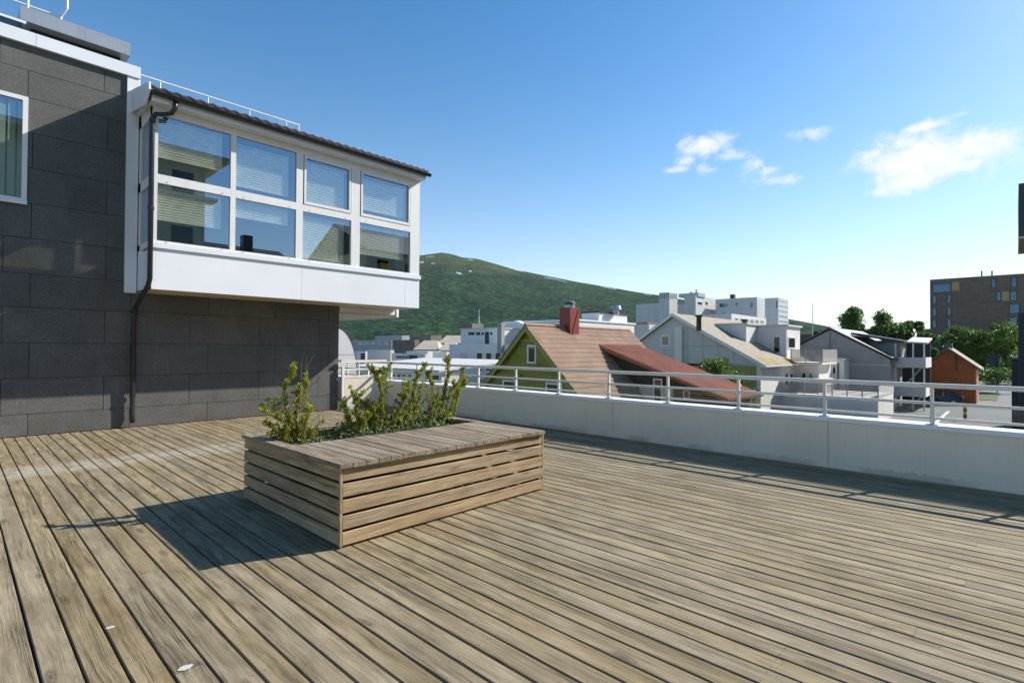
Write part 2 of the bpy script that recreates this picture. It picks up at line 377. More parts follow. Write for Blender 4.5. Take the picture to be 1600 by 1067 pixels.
def parapet_mat():
    m, t, bs = newmat('parapet_sheet')
    pos = N(t, 'ShaderNodeNewGeometry').outputs['Position']; sp = N(t, 'ShaderNodeSeparateXYZ'); t.links.new(pos, sp.inputs[0])
    col = ramp(t, noise(t, pos, 1.1, 5), [(.3, (.74, .645, .50)), (.7, (.82, .73, .58))])
    col = mixrgb(t, ramp(t, noise(t, mapping(t, pos, (1, 14, .6)), 1.5, 4), [(.5, (0, 0, 0)), (.8, (.25, .25, .25))]), col, (.56, .51, .43))
    hz = math_n(t, 'ADD', sp.outputs[2], math_n(t, 'MULTIPLY', noise(t, pos, 9, 6, .7), -.16))
    k = math_n(t, 'MULTIPLY', ramp(t, hz, [(-.05, (1, 1, 1)), (-.02, (0, 0, 0))]), ramp(t, noise(t, pos, 1.3, 3), [(.42, (0, 0, 0)), (.55, (1, 1, 1))]))
    col = mixrgb(t, math_n(t, 'MULTIPLY', k, .3), col, (.14, .14, .09))          # algae at the foot
    t.links.new(col, bs.inputs['Base Color']); bs.inputs['Roughness'].default_value = .5
    bump(t, bs, noise(t, pos, .9, 3), .25, .05); return m
M['parapet'] = parapet_mat()
def brick_mat():
    m, t, bs = newmat('brown_brick')
    pos = N(t, 'ShaderNodeNewGeometry').outputs['Position']; sp = N(t, 'ShaderNodeSeparateXYZ'); t.links.new(pos, sp.inputs[0])
    cb = N(t, 'ShaderNodeCombineXYZ'); t.links.new(sp.outputs[1], cb.inputs[0]); t.links.new(sp.outputs[2], cb.inputs[1])
    br = N(t, 'ShaderNodeTexBrick', Scale=1.0); br.inputs['Color1'].default_value = (.215, .14, .097, 1); br.inputs['Color2'].default_value = (.155, .10, .07, 1); br.inputs['Mortar'].default_value = (.27, .22, .18, 1)
    br.inputs['Brick Width'].default_value = .9; br.inputs['Row Height'].default_value = .3; br.inputs['Mortar Size'].default_value = .025
    t.links.new(cb.outputs[0], br.inputs['Vector']); t.links.new(br.outputs[0], bs.inputs['Base Color']); bs.inputs['Roughness'].default_value = .85
    return m
M['brick'] = brick_mat()
def moss_roof():
    m, t, bs = newmat('mossy_roof')
    pos = N(t, 'ShaderNodeNewGeometry').outputs['Position']; sp = N(t, 'ShaderNodeSeparateXYZ'); t.links.new(pos, sp.inputs[0])
    col = ramp(t, noise(t, pos, 3, 6, .7), [(.3, (.24, .20, .14)), (.7, (.42, .37, .29))])
    k = math_n(t, 'ADD', noise(t, pos, .8, 6, .7), math_n(t, 'MULTIPLY', math_n(t, 'SUBTRACT', sp.outputs[2], 1.2), -.12))
    col = mixrgb(t, ramp(t, k, [(.52, (0, 0, 0)), (.66, (1, 1, 1))]), col, (.30, .22, .03))
    t.links.new(col, bs.inputs['Base Color']); bs.inputs['Roughness'].default_value = .95
    bump(t, bs, noise(t, pos, 6, 5), .6, .05); return m
M['moss'] = moss_roof()
def forest():
    m, t, bs = newmat('forest_slope')
    pos = N(t, 'ShaderNodeNewGeometry').outputs['Position']; sp = N(t, 'ShaderNodeSeparateXYZ'); t.links.new(pos, sp.inputs[0])
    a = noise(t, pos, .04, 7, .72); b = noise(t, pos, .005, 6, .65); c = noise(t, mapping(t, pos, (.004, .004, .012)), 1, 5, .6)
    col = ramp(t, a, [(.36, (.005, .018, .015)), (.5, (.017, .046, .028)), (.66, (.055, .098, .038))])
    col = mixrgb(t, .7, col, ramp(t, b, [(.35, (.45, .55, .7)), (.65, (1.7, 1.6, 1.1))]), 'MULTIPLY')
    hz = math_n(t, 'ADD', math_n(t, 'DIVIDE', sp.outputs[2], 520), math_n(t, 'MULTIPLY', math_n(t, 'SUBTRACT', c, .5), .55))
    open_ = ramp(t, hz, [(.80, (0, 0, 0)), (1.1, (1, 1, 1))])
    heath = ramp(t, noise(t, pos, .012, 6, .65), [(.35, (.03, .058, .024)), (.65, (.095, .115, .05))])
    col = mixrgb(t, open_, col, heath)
    t.links.new(col, bs.inputs['Base Color']); bs.inputs['Roughness'].default_value = 1; bs.inputs['Specular IOR Level'].default_value = 0
    n = N(t, 'ShaderNodeBump', Strength=1.0, Distance=14); t.links.new(a, n.inputs['Height']); t.links.new(n.outputs[0], bs.inputs['Normal'])
    return m
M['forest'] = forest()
M['snow'] = plain('old_snow', (.8, .82, .85), .9)

# ------------------------------------------------------------------ ground, mountain
GZ = -4.2
B('ground', M['ground'], None, (-5500, 5500, -5500, 5500, GZ-2, GZ), kind='structure')
B('parking_lot', M['asphalt'], None, (40, 110, -30, 12, GZ, GZ+.004), kind='structure')
B('street', M['asphalt'], None, (9, 40, -60, 60, GZ, GZ+.004), kind='structure')
sil = [(-900, 470), (-300, 430), (200, 415), (500, 404), (600, 401), (655, 399), (668, 397), (690, 394), (706, 397), (722, 402), (745, 404), (770, 411), (800, 420), (850, 430), (900, 440), (960, 450), (1000, 457), (1030, 461), (1100, 474), (1200, 492), (1300, 511), (1400, 527), (1600, 538), (2100, 545)]
def silh(x):
    for (a, ya), (b, yb) in zip(sil, sil[1:]):
        if a <= x <= b:
            k = (x-a)/(b-a); return ya+(yb-ya)*k
    return sil[-1][1]
from mathutils import noise as mn
def mountain_pt(u, v):
    x = -900+u*2900
    r = ray(x, 545); r.z = 0; r.normalize()
    top = ray(x, silh(x)); tl = math.hypot(top.x, top.y); d1 = 3600; zt = top.z/tl*d1 + HCAM
    if v <= .86:
        k = v/.86; d = 1500+(d1-1500)*k
        z = GZ-4+(zt-GZ+4)*(k**1.06)
        e = math.sin(math.pi*k)
        z += e*(mn.fractal(Vector((r.x*d*.0016, r.y*d*.0016, 3)), 1, 2, 5)*42)
        z += (mn.noise(Vector((r.x*d*.02, r.y*d*.02, 8)))*5)*min(1, (1-k)*4)
        z = min(z, (zt-HCAM)/d1*d*0.985+HCAM) if k < .97 else z
    else:
        k = (v-.86)/.14; d = d1+k*1200; z = zt*(1-k)+GZ*k
    return Vector((r.x*d, r.y*d, z))
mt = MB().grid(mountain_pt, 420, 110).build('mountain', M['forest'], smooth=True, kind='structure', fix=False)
def snow(px_, py_, wpx, hpx):
    # lies on the slope: walk the hillside along this sight line
    x = (px_+900)/2900; best = None
    for i in range(300):
        p = mountain_pt(x, .86*i/300); q = MC.transposed() @ (p-CAM); yy = 533.5-F*q.y/-q.z
        if yy <= py_: best = i/300*.86; break
    if best is None: best = .845
    ring = []
    for k in range(14):
        a = 2*math.pi*k/14; rr = random.uniform(.65, 1.1)
        p = mountain_pt((px_+wpx*.5*math.cos(a)*rr+900)/2900, min(.858, best+hpx*.0009*math.sin(a)*rr-.1*wpx*.0016*math.cos(a)))
        ring.append(p)
    base = [p+Vector((0, 0, -3)) for p in ring]; top = [p+Vector((0, 0, 5)) for p in ring]
    m = MB(); m.poly(top)
    for k in range(14): m.poly([base[k], base[(k+1) % 14], top[(k+1) % 14], top[k]])
    m.build('snow_patch', M['snow'], mt)
LOC['mountain'] = Vector(mt.location)
for s in [(671, 402, 16, 3), (734, 407, 9, 3), (657, 411, 9, 4), (675, 413, 5, 2), (716, 428, 10, 5), (734, 425, 6, 6), (810, 424, 15, 3), (865, 437, 38, 3.5), (951, 451, 26, 3), (1012, 461, 16, 2.5), (640, 410, 10, 3)]:
    snow(*s)

# ------------------------------------------------------------------ terrace: deck, planter, parapet
B('terrace_base', M['concrete'], None, (-6, 8.5, -7, 12.58, GZ, -.075), kind='structure')
deck = thing('deck', None, None, (0, 0, 0), kind='structure')
PITCH = .1483; X0 = .616-.004
def board_mesh(name, wd, ln, th, ch=.004):
    a, b = wd/2, ln/2
    prof = [(-a, -th), (a, -th), (a, -ch), (a-ch, 0), (-a+ch, 0), (-a, -ch)]
    m = MB().prism([(x, -b, z) for x, z in prof], (0, ln, 0)); return m
rng = random.Random(3)
nb = 0
for i in range(-19, 52):
    xc = X0 + PITCH*(i+.5)
    if xc > 8.12: break
    y = -2.6 - rng.uniform(0, 3.2)
    while y < 12.55:
        ln = rng.choice((4.2, 4.8, 5.4, 6.0)); y1 = min(y+ln, 12.56)
        if 12.56-y1 < .5: y1 = 12.56
        y0 = max(y, -2.6)
        if y1-y0 > .2:
            L = y1-y0-.0015
            me = board_mesh('board', PITCH-.0105-rng.uniform(0, .003), L, .028).mesh('board'); me.materials.append(M['deck'])
            o = bpy.data.objects.new('board', me); COL.objects.link(o); o.parent = deck
            o.location = (xc+rng.uniform(-.0012, .0012), (y0+y1)/2, rng.uniform(-.0015, .0015)); nb += 1
            o.rotation_euler = (0, rng.uniform(-.006, .006), 0)
        y = y1 if y1 < 12.56 else 99
print('deck boards', nb)
for (x, y, r, lab) in [(.64, 3.73, .014, 'small round white bird dropping on the deck board gap'), (.82, 3.0, .022, 'larger smeared white bird dropping on near deck board')]:
    m = MB(); ring = [(x+r*1.5*math.cos(a)*random.uniform(.8, 1.1), y+r*math.sin(a)*random.uniform(.8, 1.1)) for a in [2*math.pi*k/16 for k in range(16)]]
    m.prism([(a, b, .001) for a, b in ring], (0, 0, .003)); m.build('bird_dropping', M['bird'], label=lab, cat='bird dropping')

# planter bench
PX0, PX1, PY0, PY1 = 2.135, 4.625, 3.885, 5.89
pl = thing('planter_bench', 'slatted wooden planter box with bench top standing on the deck', 'planter', ((PX0+PX1)/2, (PY0+PY1)/2, 0))
LP = LOC[pl.name]
def plank(name, mat, parent, cx, cy, cz, wd, ln, th, rot, up='z'):
    # board local: width x, length y, thickness -z
    me = board_mesh(name, wd, ln, th, .003).mesh(name); me.materials.append(mat)
    o = bpy.data.objects.new(name, me); COL.objects.link(o); o.parent = parent
    o.location = Vector((cx, cy, cz))-LOC[parent.name]; o.rotation_euler = rot; LOC[o.name] = LOC[parent.name]; return o
for i in range(5):
    zc = .018+.128*i+.052; j = lambda: rng.uniform(-.002, .002)
    plank('plank', M['plank'], pl, (PX0+PX1)/2+.012, PY0+j(), zc, .104, PX1-PX0-.024, .028, (R(90), R(90), 0))   # front, faces -Y
    plank('plank', M['plank'], pl, (PX0+PX1)/2, PY1+j(), zc, .104, PX1-PX0, .028, (R(-90), R(90), 0))
    o = plank('plank', M['plank'], pl, PX0+j(), (PY0+PY1)/2, zc, .104, PY1-PY0-.03, .028, (0, R(-90), 0))             # left, faces -X
    plank('plank', M['plank'], pl, PX1+j(), (PY0+PY1)/2, zc, .104, PY1-PY0-.03, .028, (0, R(90), 0))
m = MB()
for x in (PX0+.03, PX1-.075, (PX0+PX1)/2):
    for y in (PY0+.03, PY1-.075): m.box(x, x+.045, y, y+.045, .01, .633)
m.box(PX0+.03, PX1-.03, 4.86, 4.89, .01, .633)
m.build('inner_frame', M['dark'], pl)
B('corner_batten', M['plank'], pl, (PX0-.002, PX0+.018, PY0-.004, PY0+.02, .012, .634))
B('corner_batten', M['plank'], pl, (PX1-.012, PX1+.010, PY0-.002, PY0+.022, .012, .634))
SX = 2.112; ZT = .672
for i in range(21):
    plank('seat_board', M['seat'], pl, SX+.1198*(i+.5), (3.855+4.93)/2, ZT+rng.uniform(-.002, .002), .1125, 1.075, .036, (0, 0, 0))
plank('rim_board', M['seat'], pl, PX0+.04, (4.935+5.92)/2, ZT, .12, .98, .036, (0, 0, 0))
plank('rim_board', M['seat'], pl, PX1-.035, (4.935+5.92)/2, ZT, .12, .98, .036, (0, 0, 0))
plank('rim_board', M['seat'], pl, (PX0+PX1)/2, 5.87, ZT-.001, .10, PX1-PX0-.20, .036, (0, 0, R(90)))
B('soil', M['soil'], pl, (PX0+.03, PX1-.03, 4.9, PY1-.03, .3, .555))

# shrubs in the planter
def traced(label, stems, base, seed):
    rg = random.Random(seed); bx = onZ(400+.2125*base[0], 540+.2125*base[1], .56); t = thing('shrub', label, 'shrub', (bx.x, 5.42, .55), 'shrubs in the planter')
    sm = MB(); lm = MB()
    def leafq(p, d, s_):
        d = Vector(d).normalized(); a_ = d.orthogonal().normalized(); a_.rotate(Matrix.Rotation(rg.uniform(0, 6.28), 3, d)); b_ = d.cross(a_)
        mid = p+d*s_*.55+b_*s_*.15; lm.poly([p, mid+a_*s_*.36, p+d*s_, mid-a_*s_*.36])
    def grow(pts, r, dens, width=1.0, lo=.1):
        n = len(pts)-1; sm.tube(pts, r, 5, r*.3); seg = [(pts[i+1]-pts[i]).length for i in range(n)]; L = sum(seg)
        for k in range(int(L*dens)):
            f = lo+(1-lo)*rg.random(); d_ = f*L; i = 0
            while i < n-1 and d_ > seg[i]: d_ -= seg[i]; i += 1
            ax = (pts[i+1]-pts[i]).normalized(); p = pts[i]+ax*min(d_, seg[i]); a_ = ax.orthogonal().normalized(); a_.rotate(Matrix.Rotation(rg.uniform(0, 6.28), 3, ax))
            tuft = .45+.75*max(0, mn.noise(Vector((f*L*22, seed*3.1, r*900))))+.25*f
            leafq(p+a_*rg.uniform(.0, .017)*width*tuft, a_+ax*rg.uniform(.2, 1.6), rg.uniform(.015, .032)*(.8+.3*tuft))
    for (pl_, dens, r) in stems:
        y0 = 5.42+rg.uniform(-.14, .14); y1 = y0+rg.uniform(-.16, .16); n = len(pl_); raw = []
        for i, (cx, cy) in enumerate(pl_): raw.append(onY(400+.2125*cx, 540+.2125*cy, y0+(y1-y0)*i/(n-1)))
        raw[0].z = min(raw[0].z, .56); pts = []
        for i in range(n-1):
            for j in range(4): pts.append(raw[i].lerp(raw[i+1], j/4)+Vector((rg.uniform(-1, 1), rg.uniform(-1, 1), rg.uniform(-1, 1)))*.006)
        pts.append(raw[-1]); grow(pts, r, dens)
        for _ in range(int(len(pts)*(.55 if dens > 0 else .2))):
            i = rg.randint(len(pts)//4, len(pts)-2); d_ = Vector((rg.uniform(-1, 1)*.7, rg.uniform(-1, 1)*.7, rg.uniform(.3, 1.1))).normalized()*rg.uniform(.04, .13)
            q = pts[i]+d_*.5+Vector((0, 0, .008)); grow([pts[i], q, pts[i]+d_], r*.5, dens*1.1, .8, .15)
    sm.build('stems', M['stem'], t); lm.build('foliage', M['leaf'], t, fix=False)
D = 540
traced('leftmost shrub in the planter with bare twigs at its top', [
    ([(300, 700), (225, 480), (210, 330), (245, 240), (262, 170)], D, .008), ([(310, 700), (290, 500), (325, 380), (320, 285)], D*1.1, .008), ([(318, 420), (335, 250), (330, 150), (345, 85)], 0, .005), ([(322, 400), (360, 240), (368, 140), (372, 75)], 0, .005), ([(360, 240), (385, 140), (435, 62)], 0, .004),
    ([(360, 250), (368, 200)], D*.9, .004), ([(320, 310), (400, 290), (470, 245)], 0, .005), ([(225, 280), (150, 232)], 0, .004), ([(280, 300), (200, 290), (140, 285)], 0, .004), ([(290, 650), (200, 560), (110, 500), (25, 462)], D*.8, .007), ([(290, 680), (160, 620), (60, 560)], D*.9, .006), ([(280, 690), (180, 650), (90, 640)], D, .006),
    ([(300, 690), (250, 560), (180, 480), (100, 410)], D*.5, .005), ([(320, 690), (370, 560), (400, 450)], D*.7, .006), ([(325, 690), (420, 560), (535, 437)], 0, .005), ([(330, 700), (430, 620), (500, 530)], D*.2, .004), ([(300, 700), (260, 600), (250, 520)], D*1.2, .006), ([(310, 700), (330, 600), (350, 560)], D*1.2, .006), ([(290, 700), (220, 670), (150, 690)], D, .005), ([(330, 700), (400, 660), (440, 640)], D, .005)], (300, 690), 1)
traced('second shrub from the left in the planter, thin forked stems', [
    ([(725, 610), (690, 520), (655, 440), (610, 470)], D*.7, .007), ([(780, 620), (755, 520), (740, 400), (690, 300)], D*.9, .008), ([(725, 600), (660, 500), (650, 420)], D*.8, .006), ([(770, 620), (735, 480), (715, 350)], D*.7, .006), ([(760, 620), (700, 590), (640, 560)], D, .005), ([(770, 625), (800, 560), (790, 520)], D, .005)], (750, 610), 2)
traced('third shrub from the left in the planter, tall forked middle stem', [
    ([(890, 630), (860, 520), (820, 440), (765, 400)], D*1.2, .008), ([(900, 630), (935, 500), (925, 330), (900, 230), (845, 160)], D*1.15, .009), ([(905, 240), (935, 190), (985, 150)], D*.8, .005), ([(905, 630), (890, 520), (880, 420)], D*1.2, .007), ([(900, 630), (960, 520), (950, 440)], D*1.2, .007), ([(940, 260), (960, 200), (955, 270)], D*.4, .004), ([(1060, 430), (1000, 370), (955, 340)], 0, .004), ([(890, 630), (840, 560), (830, 500)], D*1.2, .006), ([(910, 630), (990, 560), (1000, 520)], D, .006)], (890, 620), 3)
traced('fourth shrub from the left in the planter, yellowish tips leaning right', [
    ([(985, 620), (1040, 500), (1100, 380), (1130, 260)], D*1.2, .009), ([(1100, 400), (1170, 300), (1190, 220), (1255, 130)], D*1.2, .008), ([(990, 620), (1080, 500), (1180, 380), (1240, 260)], D*.6, .007), ([(1130, 480), (1220, 420), (1290, 330)], D*.25, .005), ([(1000, 620), (1060, 560), (1080, 480)], D*1.2, .007), ([(1000, 610), (1150, 520), (1230, 470)], D*.4, .006), ([(1120, 330), (1090, 300), (1080, 310)], D*.8, .004), ([(1150, 500), (1170, 430), (1200, 390)], D*.8, .005)], (990, 620), 4)
traced('tallest and densest shrub at the right end of the planter', [
    ([(1260, 570), (1310, 420), (1300, 290), (1265, 190)], D*.9, .008), ([(1330, 560), (1370, 420), (1395, 300), (1415, 180), (1420, 95)], D*1.3, .009), ([(1370, 430), (1430, 340), (1500, 260), (1525, 180)], D*1.4, .008), ([(1400, 380), (1480, 320), (1565, 230)], D*1.4, .008), ([(1440, 350), (1500, 320), (1540, 280)], D*1.2, .006), ([(1340, 560), (1400, 500), (1440, 480)], D*1.3, .008), ([(1380, 570), (1410, 540), (1440, 530)], D*1.3, .007), ([(1270, 570), (1330, 450), (1350, 300)], D*.6, .007), ([(1260, 570), (1280, 450), (1250, 330)], D*.6, .006), ([(1260, 575), (1200, 520), (1170, 480)], D*.3, .005), ([(1330, 560), (1300, 500), (1310, 440)], D*.9, .006)], (1300, 560), 5)
wm = MB(); rg = random.Random(5)
for i in range(2600):
    x = rg.uniform(PX0+.08, PX1-.25); y = rg.uniform(4.95, 5.82)
    if rg.random() > (.35+.65*mn.noise(Vector((x*3, y*3, 2)))+.25): continue
    h = rg.uniform(.015, .13)*(1.2 if x > 2.9 else .8); p = Vector((x, y, .555+h)); d = Vector((rg.uniform(-1, 1), rg.uniform(-1, 1), rg.uniform(.0, 1))).normalized()
    a = d.orthogonal().normalized(); s = rg.uniform(.018, .045); wm.poly([p, p+d*s*.5+a*s*.3, p+d*s, p+d*s*.5-a*s*.3])
wm.build('ground_cover', M['weed'], label='low green weeds covering the planter soil', cat='weeds', kind='stuff', fix=False)

# parapet with railing
pa = thing('parapet_wall', 'long low cream sheet-clad parapet wall along the deck edge', 'wall', (8.3, 5, 0))
joints = [-9, -3.2, 1.84, 5.25, 8.6, 12.42, 16.5]
for a, b in zip(joints, joints[1:]): B('panel', M['parapet'], pa, (8.19, 8.45, a+.004, b-.004, .012, .645))
B('core', M['concrete'], pa, (8.2, 8.44, -9, 16.5, -.07, .64))
for a, b in zip([-9, -2, 2.95, 5.62, 9.2], [-2, 2.95, 5.62, 9.2, 16.5]):
    m = MB(); m.box(8.165, 8.50, a+.003, b-.003, .64, .70); m.build('coping', M['white'], pa, bevel=.006)
rl = thing('railing', 'white metal railing with glass panels on top of the parapet wall', 'railing', (8.27, 5, .7))
B('top_rail', M['rail'], rl, (8.20, 8.27, -9, 16.4, 1.15, 1.205), bevel=.012)
B('middle_rail', M['rail'], rl, (8.215, 8.25, -9, 16.4, .945, .98))
B('bottom_rail', M['rail'], rl, (8.215, 8.25, -9, 16.4, .765, .795))
posts = [8.84-1.158*k for k in range(-6, 16)]
for y in posts:
    m = MB(); m.box(8.222, 8.262, y-.018, y+.018, .70, 1.15); m.box(8.203, 8.222, y-.03, y+.012, .71, .97); p = m.build('post', M['rail'], rl)
    B('foot_plate', M['steel'], p, (8.19, 8.29, y-.06, y+.06, .7005, .709))
for a, b in zip(posts[1:], posts): B('glass_panel', M['glassrail'], rl, (8.24, 8.246, a+.03, b-.03, .80, .94))

# gate between the wall corner and the parapet
gt = thing('gate', 'white framed gate with beige panel between dark wall and parapet', 'gate', (7.5, 12.5, 0))
B('post', M['white'], gt, (6.87, 6.93, 12.47, 12.53, 0, 1.10))
B('top_rail', M['rail'], gt, (6.84, 8.19, 12.47, 12.53, 1.2, 1.26)); B('middle_rail', M['rail'], gt, (6.93, 8.19, 12.48, 12.52, 1.0, 1.04))
B('panel', M['parapet'], gt, (6.95, 7.86, 12.485, 12.51, .16, .80)); B('panel', M['parapet'], gt, (7.875, 8.18, 12.485, 12.51, .16, .76))
B('frame', M['rail'], gt, (6.93, 8.18, 12.478, 12.518, .80, .86), (7.86, 7.875, 12.475, 12.52, .16, .8))
for x in (7.35, 7.75): B('baluster', M['rail'], gt, (x, x+.03, 12.485, 12.515, .86, 1.2))

# ------------------------------------------------------------------ own building
YW = 12.59
bd = thing('clad_building', 'dark grey building with speckled cladding panels beside the deck', 'building', (2.5, 16, 0))
m = MB(); m.box(-6, 2.46, YW+.05, 24, -4.2, 6.9); m.box(2.461, 6.79, YW+.05, 24, -4.2, 6.3); m.build('wall', M['dark'], bd)
zs = [0.004, .385, 1.01, 1.635, 2.26, 2.85, 3.475, 4.1, 4.715, 5.34, 5.945, 6.43, 6.86]
sa = [-5.0, -3.4, -1.95, -.5, .936, 2.41, 3.79, 5.22, 6.55, 6.83]; sb = [-5.0, -3.7, -2.3, -.85, .585, 2.0, 3.44, 4.86, 6.29, 6.83]
g = .004
WX0, WX1, WZ0, WZ1 = -.85, .87, 4.09, 5.945
for r, (z0, z1) in enumerate(zip(zs, zs[1:])):
    ss = sa if r % 2 == 0 else sb
    if r == 11: ss = [-5, -2.3, -.85, .5, 1.936, 2.41]
    if r == 10: ss = [-5, -2, -.5, .865, 2.41]
    for a, b in zip(ss, ss[1:]):
        if z0 > 2.7 and a >= 2.3: continue
        if z0 > 2.7: b = min(b, 2.41)
        if b-a < .05: continue
        segs = [(a, b)]
        if WZ0-.02 <= z0 and z1 <= WZ1+.02:
            segs = []
            if a < WX0: segs.append((a, min(b, WX0)))
            if b > WX1: segs.append((max(a, WX1), b))
        for a2, b2 in segs:
            if b2-a2 > .03: B('cladding_panel', M['clad'], bd, (a2+g, b2-g, YW, YW+.03, z0+g, z1-g))
B('end_wall', M['clad'], bd, (6.795, 6.83, YW+.035, 24, 0, 2.45))
for a, b in ((-6, .95), (.955, 2.50)): B('fascia', M['white'], bd, (a, b, YW-.07, YW+.25, 6.865, 7.09))
B('corner_trim', M['white'], bd, (2.29, 2.485, YW-.045, YW+.04, 2.63, 6.864))
B('roof', M['galv'], bd, (-6, 2.45, YW+.26, 24, 6.9, 7.05), (2.47, 6.8, YW+.3, 24, 6.31, 6.4))
# left window
wn = MB(); fw = .07
wn.box(WX0, WX1, YW-.03, YW+.04, WZ0, WZ0+fw); wn.box(WX0, WX1, YW-.03, YW+.04, WZ1-fw, WZ1); wn.box(WX0, WX0+fw, YW-.03, YW+.04, WZ0+fw, WZ1-fw); wn.box(WX1-fw, WX1, YW-.03, YW+.04, WZ0+fw, WZ1-fw)
wo_ = wn.build('window', M['white2'], bd)
B('pane', M['glass'], wo_, (WX0+fw, WX1-fw, YW+.005, YW+.011, WZ0+fw, WZ1-fw)); B('sill', M['white'], wo_, (WX0-.02, WX1+.005, YW-.06, YW-.031, WZ0-.04, WZ0+.02))
mm = MB()
for k in range(13):
    x = WX0+.09+k*.125; mm.prism([(x, YW+.035, WZ0+.1), (x+.10, YW+.047, WZ0+.1), (x+.10, YW+.047, WZ1-.1), (x, YW+.035, WZ1-.1)], (0, .001, 0))
mm.build('vertical_blind', M['vblind'], wo_)
# plant box on the roof
rb = thing('roof_hood', 'grey sheet metal hood on the flat roof above the cladding', 'roof hood', (1.6, 13.6, 7.05))
B('hood', M['galv'], rb, (.78, 2.45, 13.2, 14.6, 7.56, 7.82)); B('base', M['dark'], rb, (.95, 2.33, 13.45, 14.4, 7.0, 7.56))
wf = thing('roof_access_frame', 'small white tubular frame on top of the grey roof hood', 'railing', (1.2, 13.8, 7.82))
m = MB(); m.tube([(.9, 13.5, 7.8), (.9, 13.5, 8.3)], .022); m.tube([(1.38, 13.5, 7.8), (1.38, 13.5, 8.0), (1.46, 13.4, 8.16), (1.46, 13.4, 8.6)], .022); m.tube([(.3, 13.5, 8.0), (1.38, 13.5, 8.0)], .018); m.build('tubes', M['white'], wf)
gl = thing('roof_glass_guard', 'low glass guard with white rail at the upper left roof edge', 'railing', (-.5, 13, 7.05))
B('rail', M['white'], gl, (-3, .85, 13.0, 13.04, 7.42, 7.46)); B('pane', M['glass2'], gl, (-3, .8, 13.015, 13.023, 7.06, 7.42))
rr = thing('roof_railing', 'thin white railing on the roof behind the black tiled edge', 'railing', (4.4, 14, 6.4))
m = MB(); m.tube([(2.3, 14, 7.57), (6.38, 14, 7.57), (6.38, 14.9, 7.57)], .024); m.build('top_rail', M['white'], rr)
m = MB(); m.tube([(2.3, 14, 7.27), (6.38, 14, 7.27)], .014); m.build('middle_rail', M['white'], rr)
for x in (2.77, 3.16, 4.14, 5.09, 6.02, 6.36): m = MB(); m.tube([(x, 14, 6.4), (x, 14, 7.57)], .016); m.build('post', M['white'], rr)

# glazed bay
YB = 11.478; ZB = 2.64
bay = thing('window_bay', 'white projecting window bay with eight panes and black tiled roof', 'window bay', (5.5, 12, ZB))
for a, b in ((2.5, 5.322), (5.328, 8.065), (8.071, 8.52)): B('sheet_panel', M['white'], bay, (a, b, YB, YB+.03, ZB, 3.40))
B('sill', M['white'], bay, (2.49, 8.55, YB-.035, YB+.06, 3.402, 3.50))
B('soffit', M['soffit'], bay, (2.5, 8.5, YB+.031, YW-.01, ZB+.002, ZB+.03))
B('side_panel', M['white'], bay, (2.5, 2.53, YB+.031, YW-.045, ZB, 3.40)); B('end_wall', M['white'], bay, (8.49, 8.52, YB+.031, YW+4, ZB, 6.2))
# frame
wins = [(2.575, 3.83), (3.93, 5.18), (5.335, 6.52), (6.75, 8.225)]
fr = MB(); ya, yb = YB+.004, YB+.09
xs_ = [2.5]+[v for w_ in wins for v in w_]+[8.52]
for k in range(0, len(xs_), 2): fr.box(xs_[k], xs_[k+1], ya, yb, 3.50, 6.02)
for (a, b) in wins:
    fr.box(a, b, ya, yb, 3.50, 3.545); fr.box(a, b, ya, yb, 4.615, 4.775); fr.box(a, b, ya, yb, 5.88, 6.02)
fr.build('frame', M['white2'], bay)
for k, (a, b) in enumerate(wins[2:]):
    m = MB(); z0, z1 = 4.80, 5.855; f_ = .045
    m.box(a+.02, b-.02, ya-.012, ya+.05, z0-.02, z0+f_); m.box(a+.02, b-.02, ya-.012, ya+.05, z1-f_, z1+.02); m.box(a+.02, a+.02+f_, ya-.012, ya+.05, z0+f_, z1-f_); m.box(b-.02-f_, b-.02, ya-.012, ya+.05, z0+f_, z1-f_)
    m.build('sash', M['white2'], bay)
spec = [[(3.98, 4.56), (5.15, 5.82)], [(4.28, 4.56), (4.92, 5.72)], [(3.62, 4.5), (4.92, 5.72)], [(3.9, 4.52), (5.0, 5.68)]]
for k, (a, b) in enumerate(wins):
    for j, (z0, z1) in enumerate(((3.545, 4.615), (4.775, 5.88))):
        B('pane', M['glass'], bay, (a, b, YB+.045, YB+.051, z0, z1))
        s0, s1 = spec[k][j]; m = MB(); npl = int((s1-s0)/.046); zz = [s1-(s1-s0)*i/(2*npl) for i in range(2*npl+1)]
        for i in range(2*npl):
            ya_, yb_ = (YB+.140, YB+.112) if i % 2 == 0 else (YB+.112, YB+.140)
            m.poly([(a+.02, ya_, zz[i]), (b-.13, ya_, zz[i]), (b-.13, yb_, zz[i+1]), (a+.02, yb_, zz[i+1])])
        m.box(a+.02, b-.13, YB+.11, YB+.15, s0-.03, s0-.005); m.box(a+.02, b-.13, YB+.11, YB+.15, s1+.01, s1+.035)
        m.build('blind', M['blind'], bay)
m = MB()
for zz in (4.65, 3.52):
    for (a, b) in wins:
        for x in (a+.15, b-.15): m.tube([(x, ya-.006, zz), (x, ya+.01, zz)], .012, 6)
m.build('drain_cap', M['steel'], bay)
# side window on the left cheek
m = MB(); y0, y1 = YB+.1, YW-.05; X = 2.5
for (z0, z1) in ((3.45, 3.56), (4.6, 4.78), (5.86, 6.1)): m.box(X, X+.06, y0, y1, z0, z1)
m.box(X, X+.06, YB+.091, YB+.24, 3.402, 6.1); m.box(X, X+.06, y1-.13, y1, 3.402, 6.1); m.build('side_frame', M['white2'], bay)
for z0, z1 in ((3.56, 4.6), (4.78, 5.86)): B('pane', M['glass'], bay, (X+.03, X+.036, YB+.24, y1-.13, z0, z1))
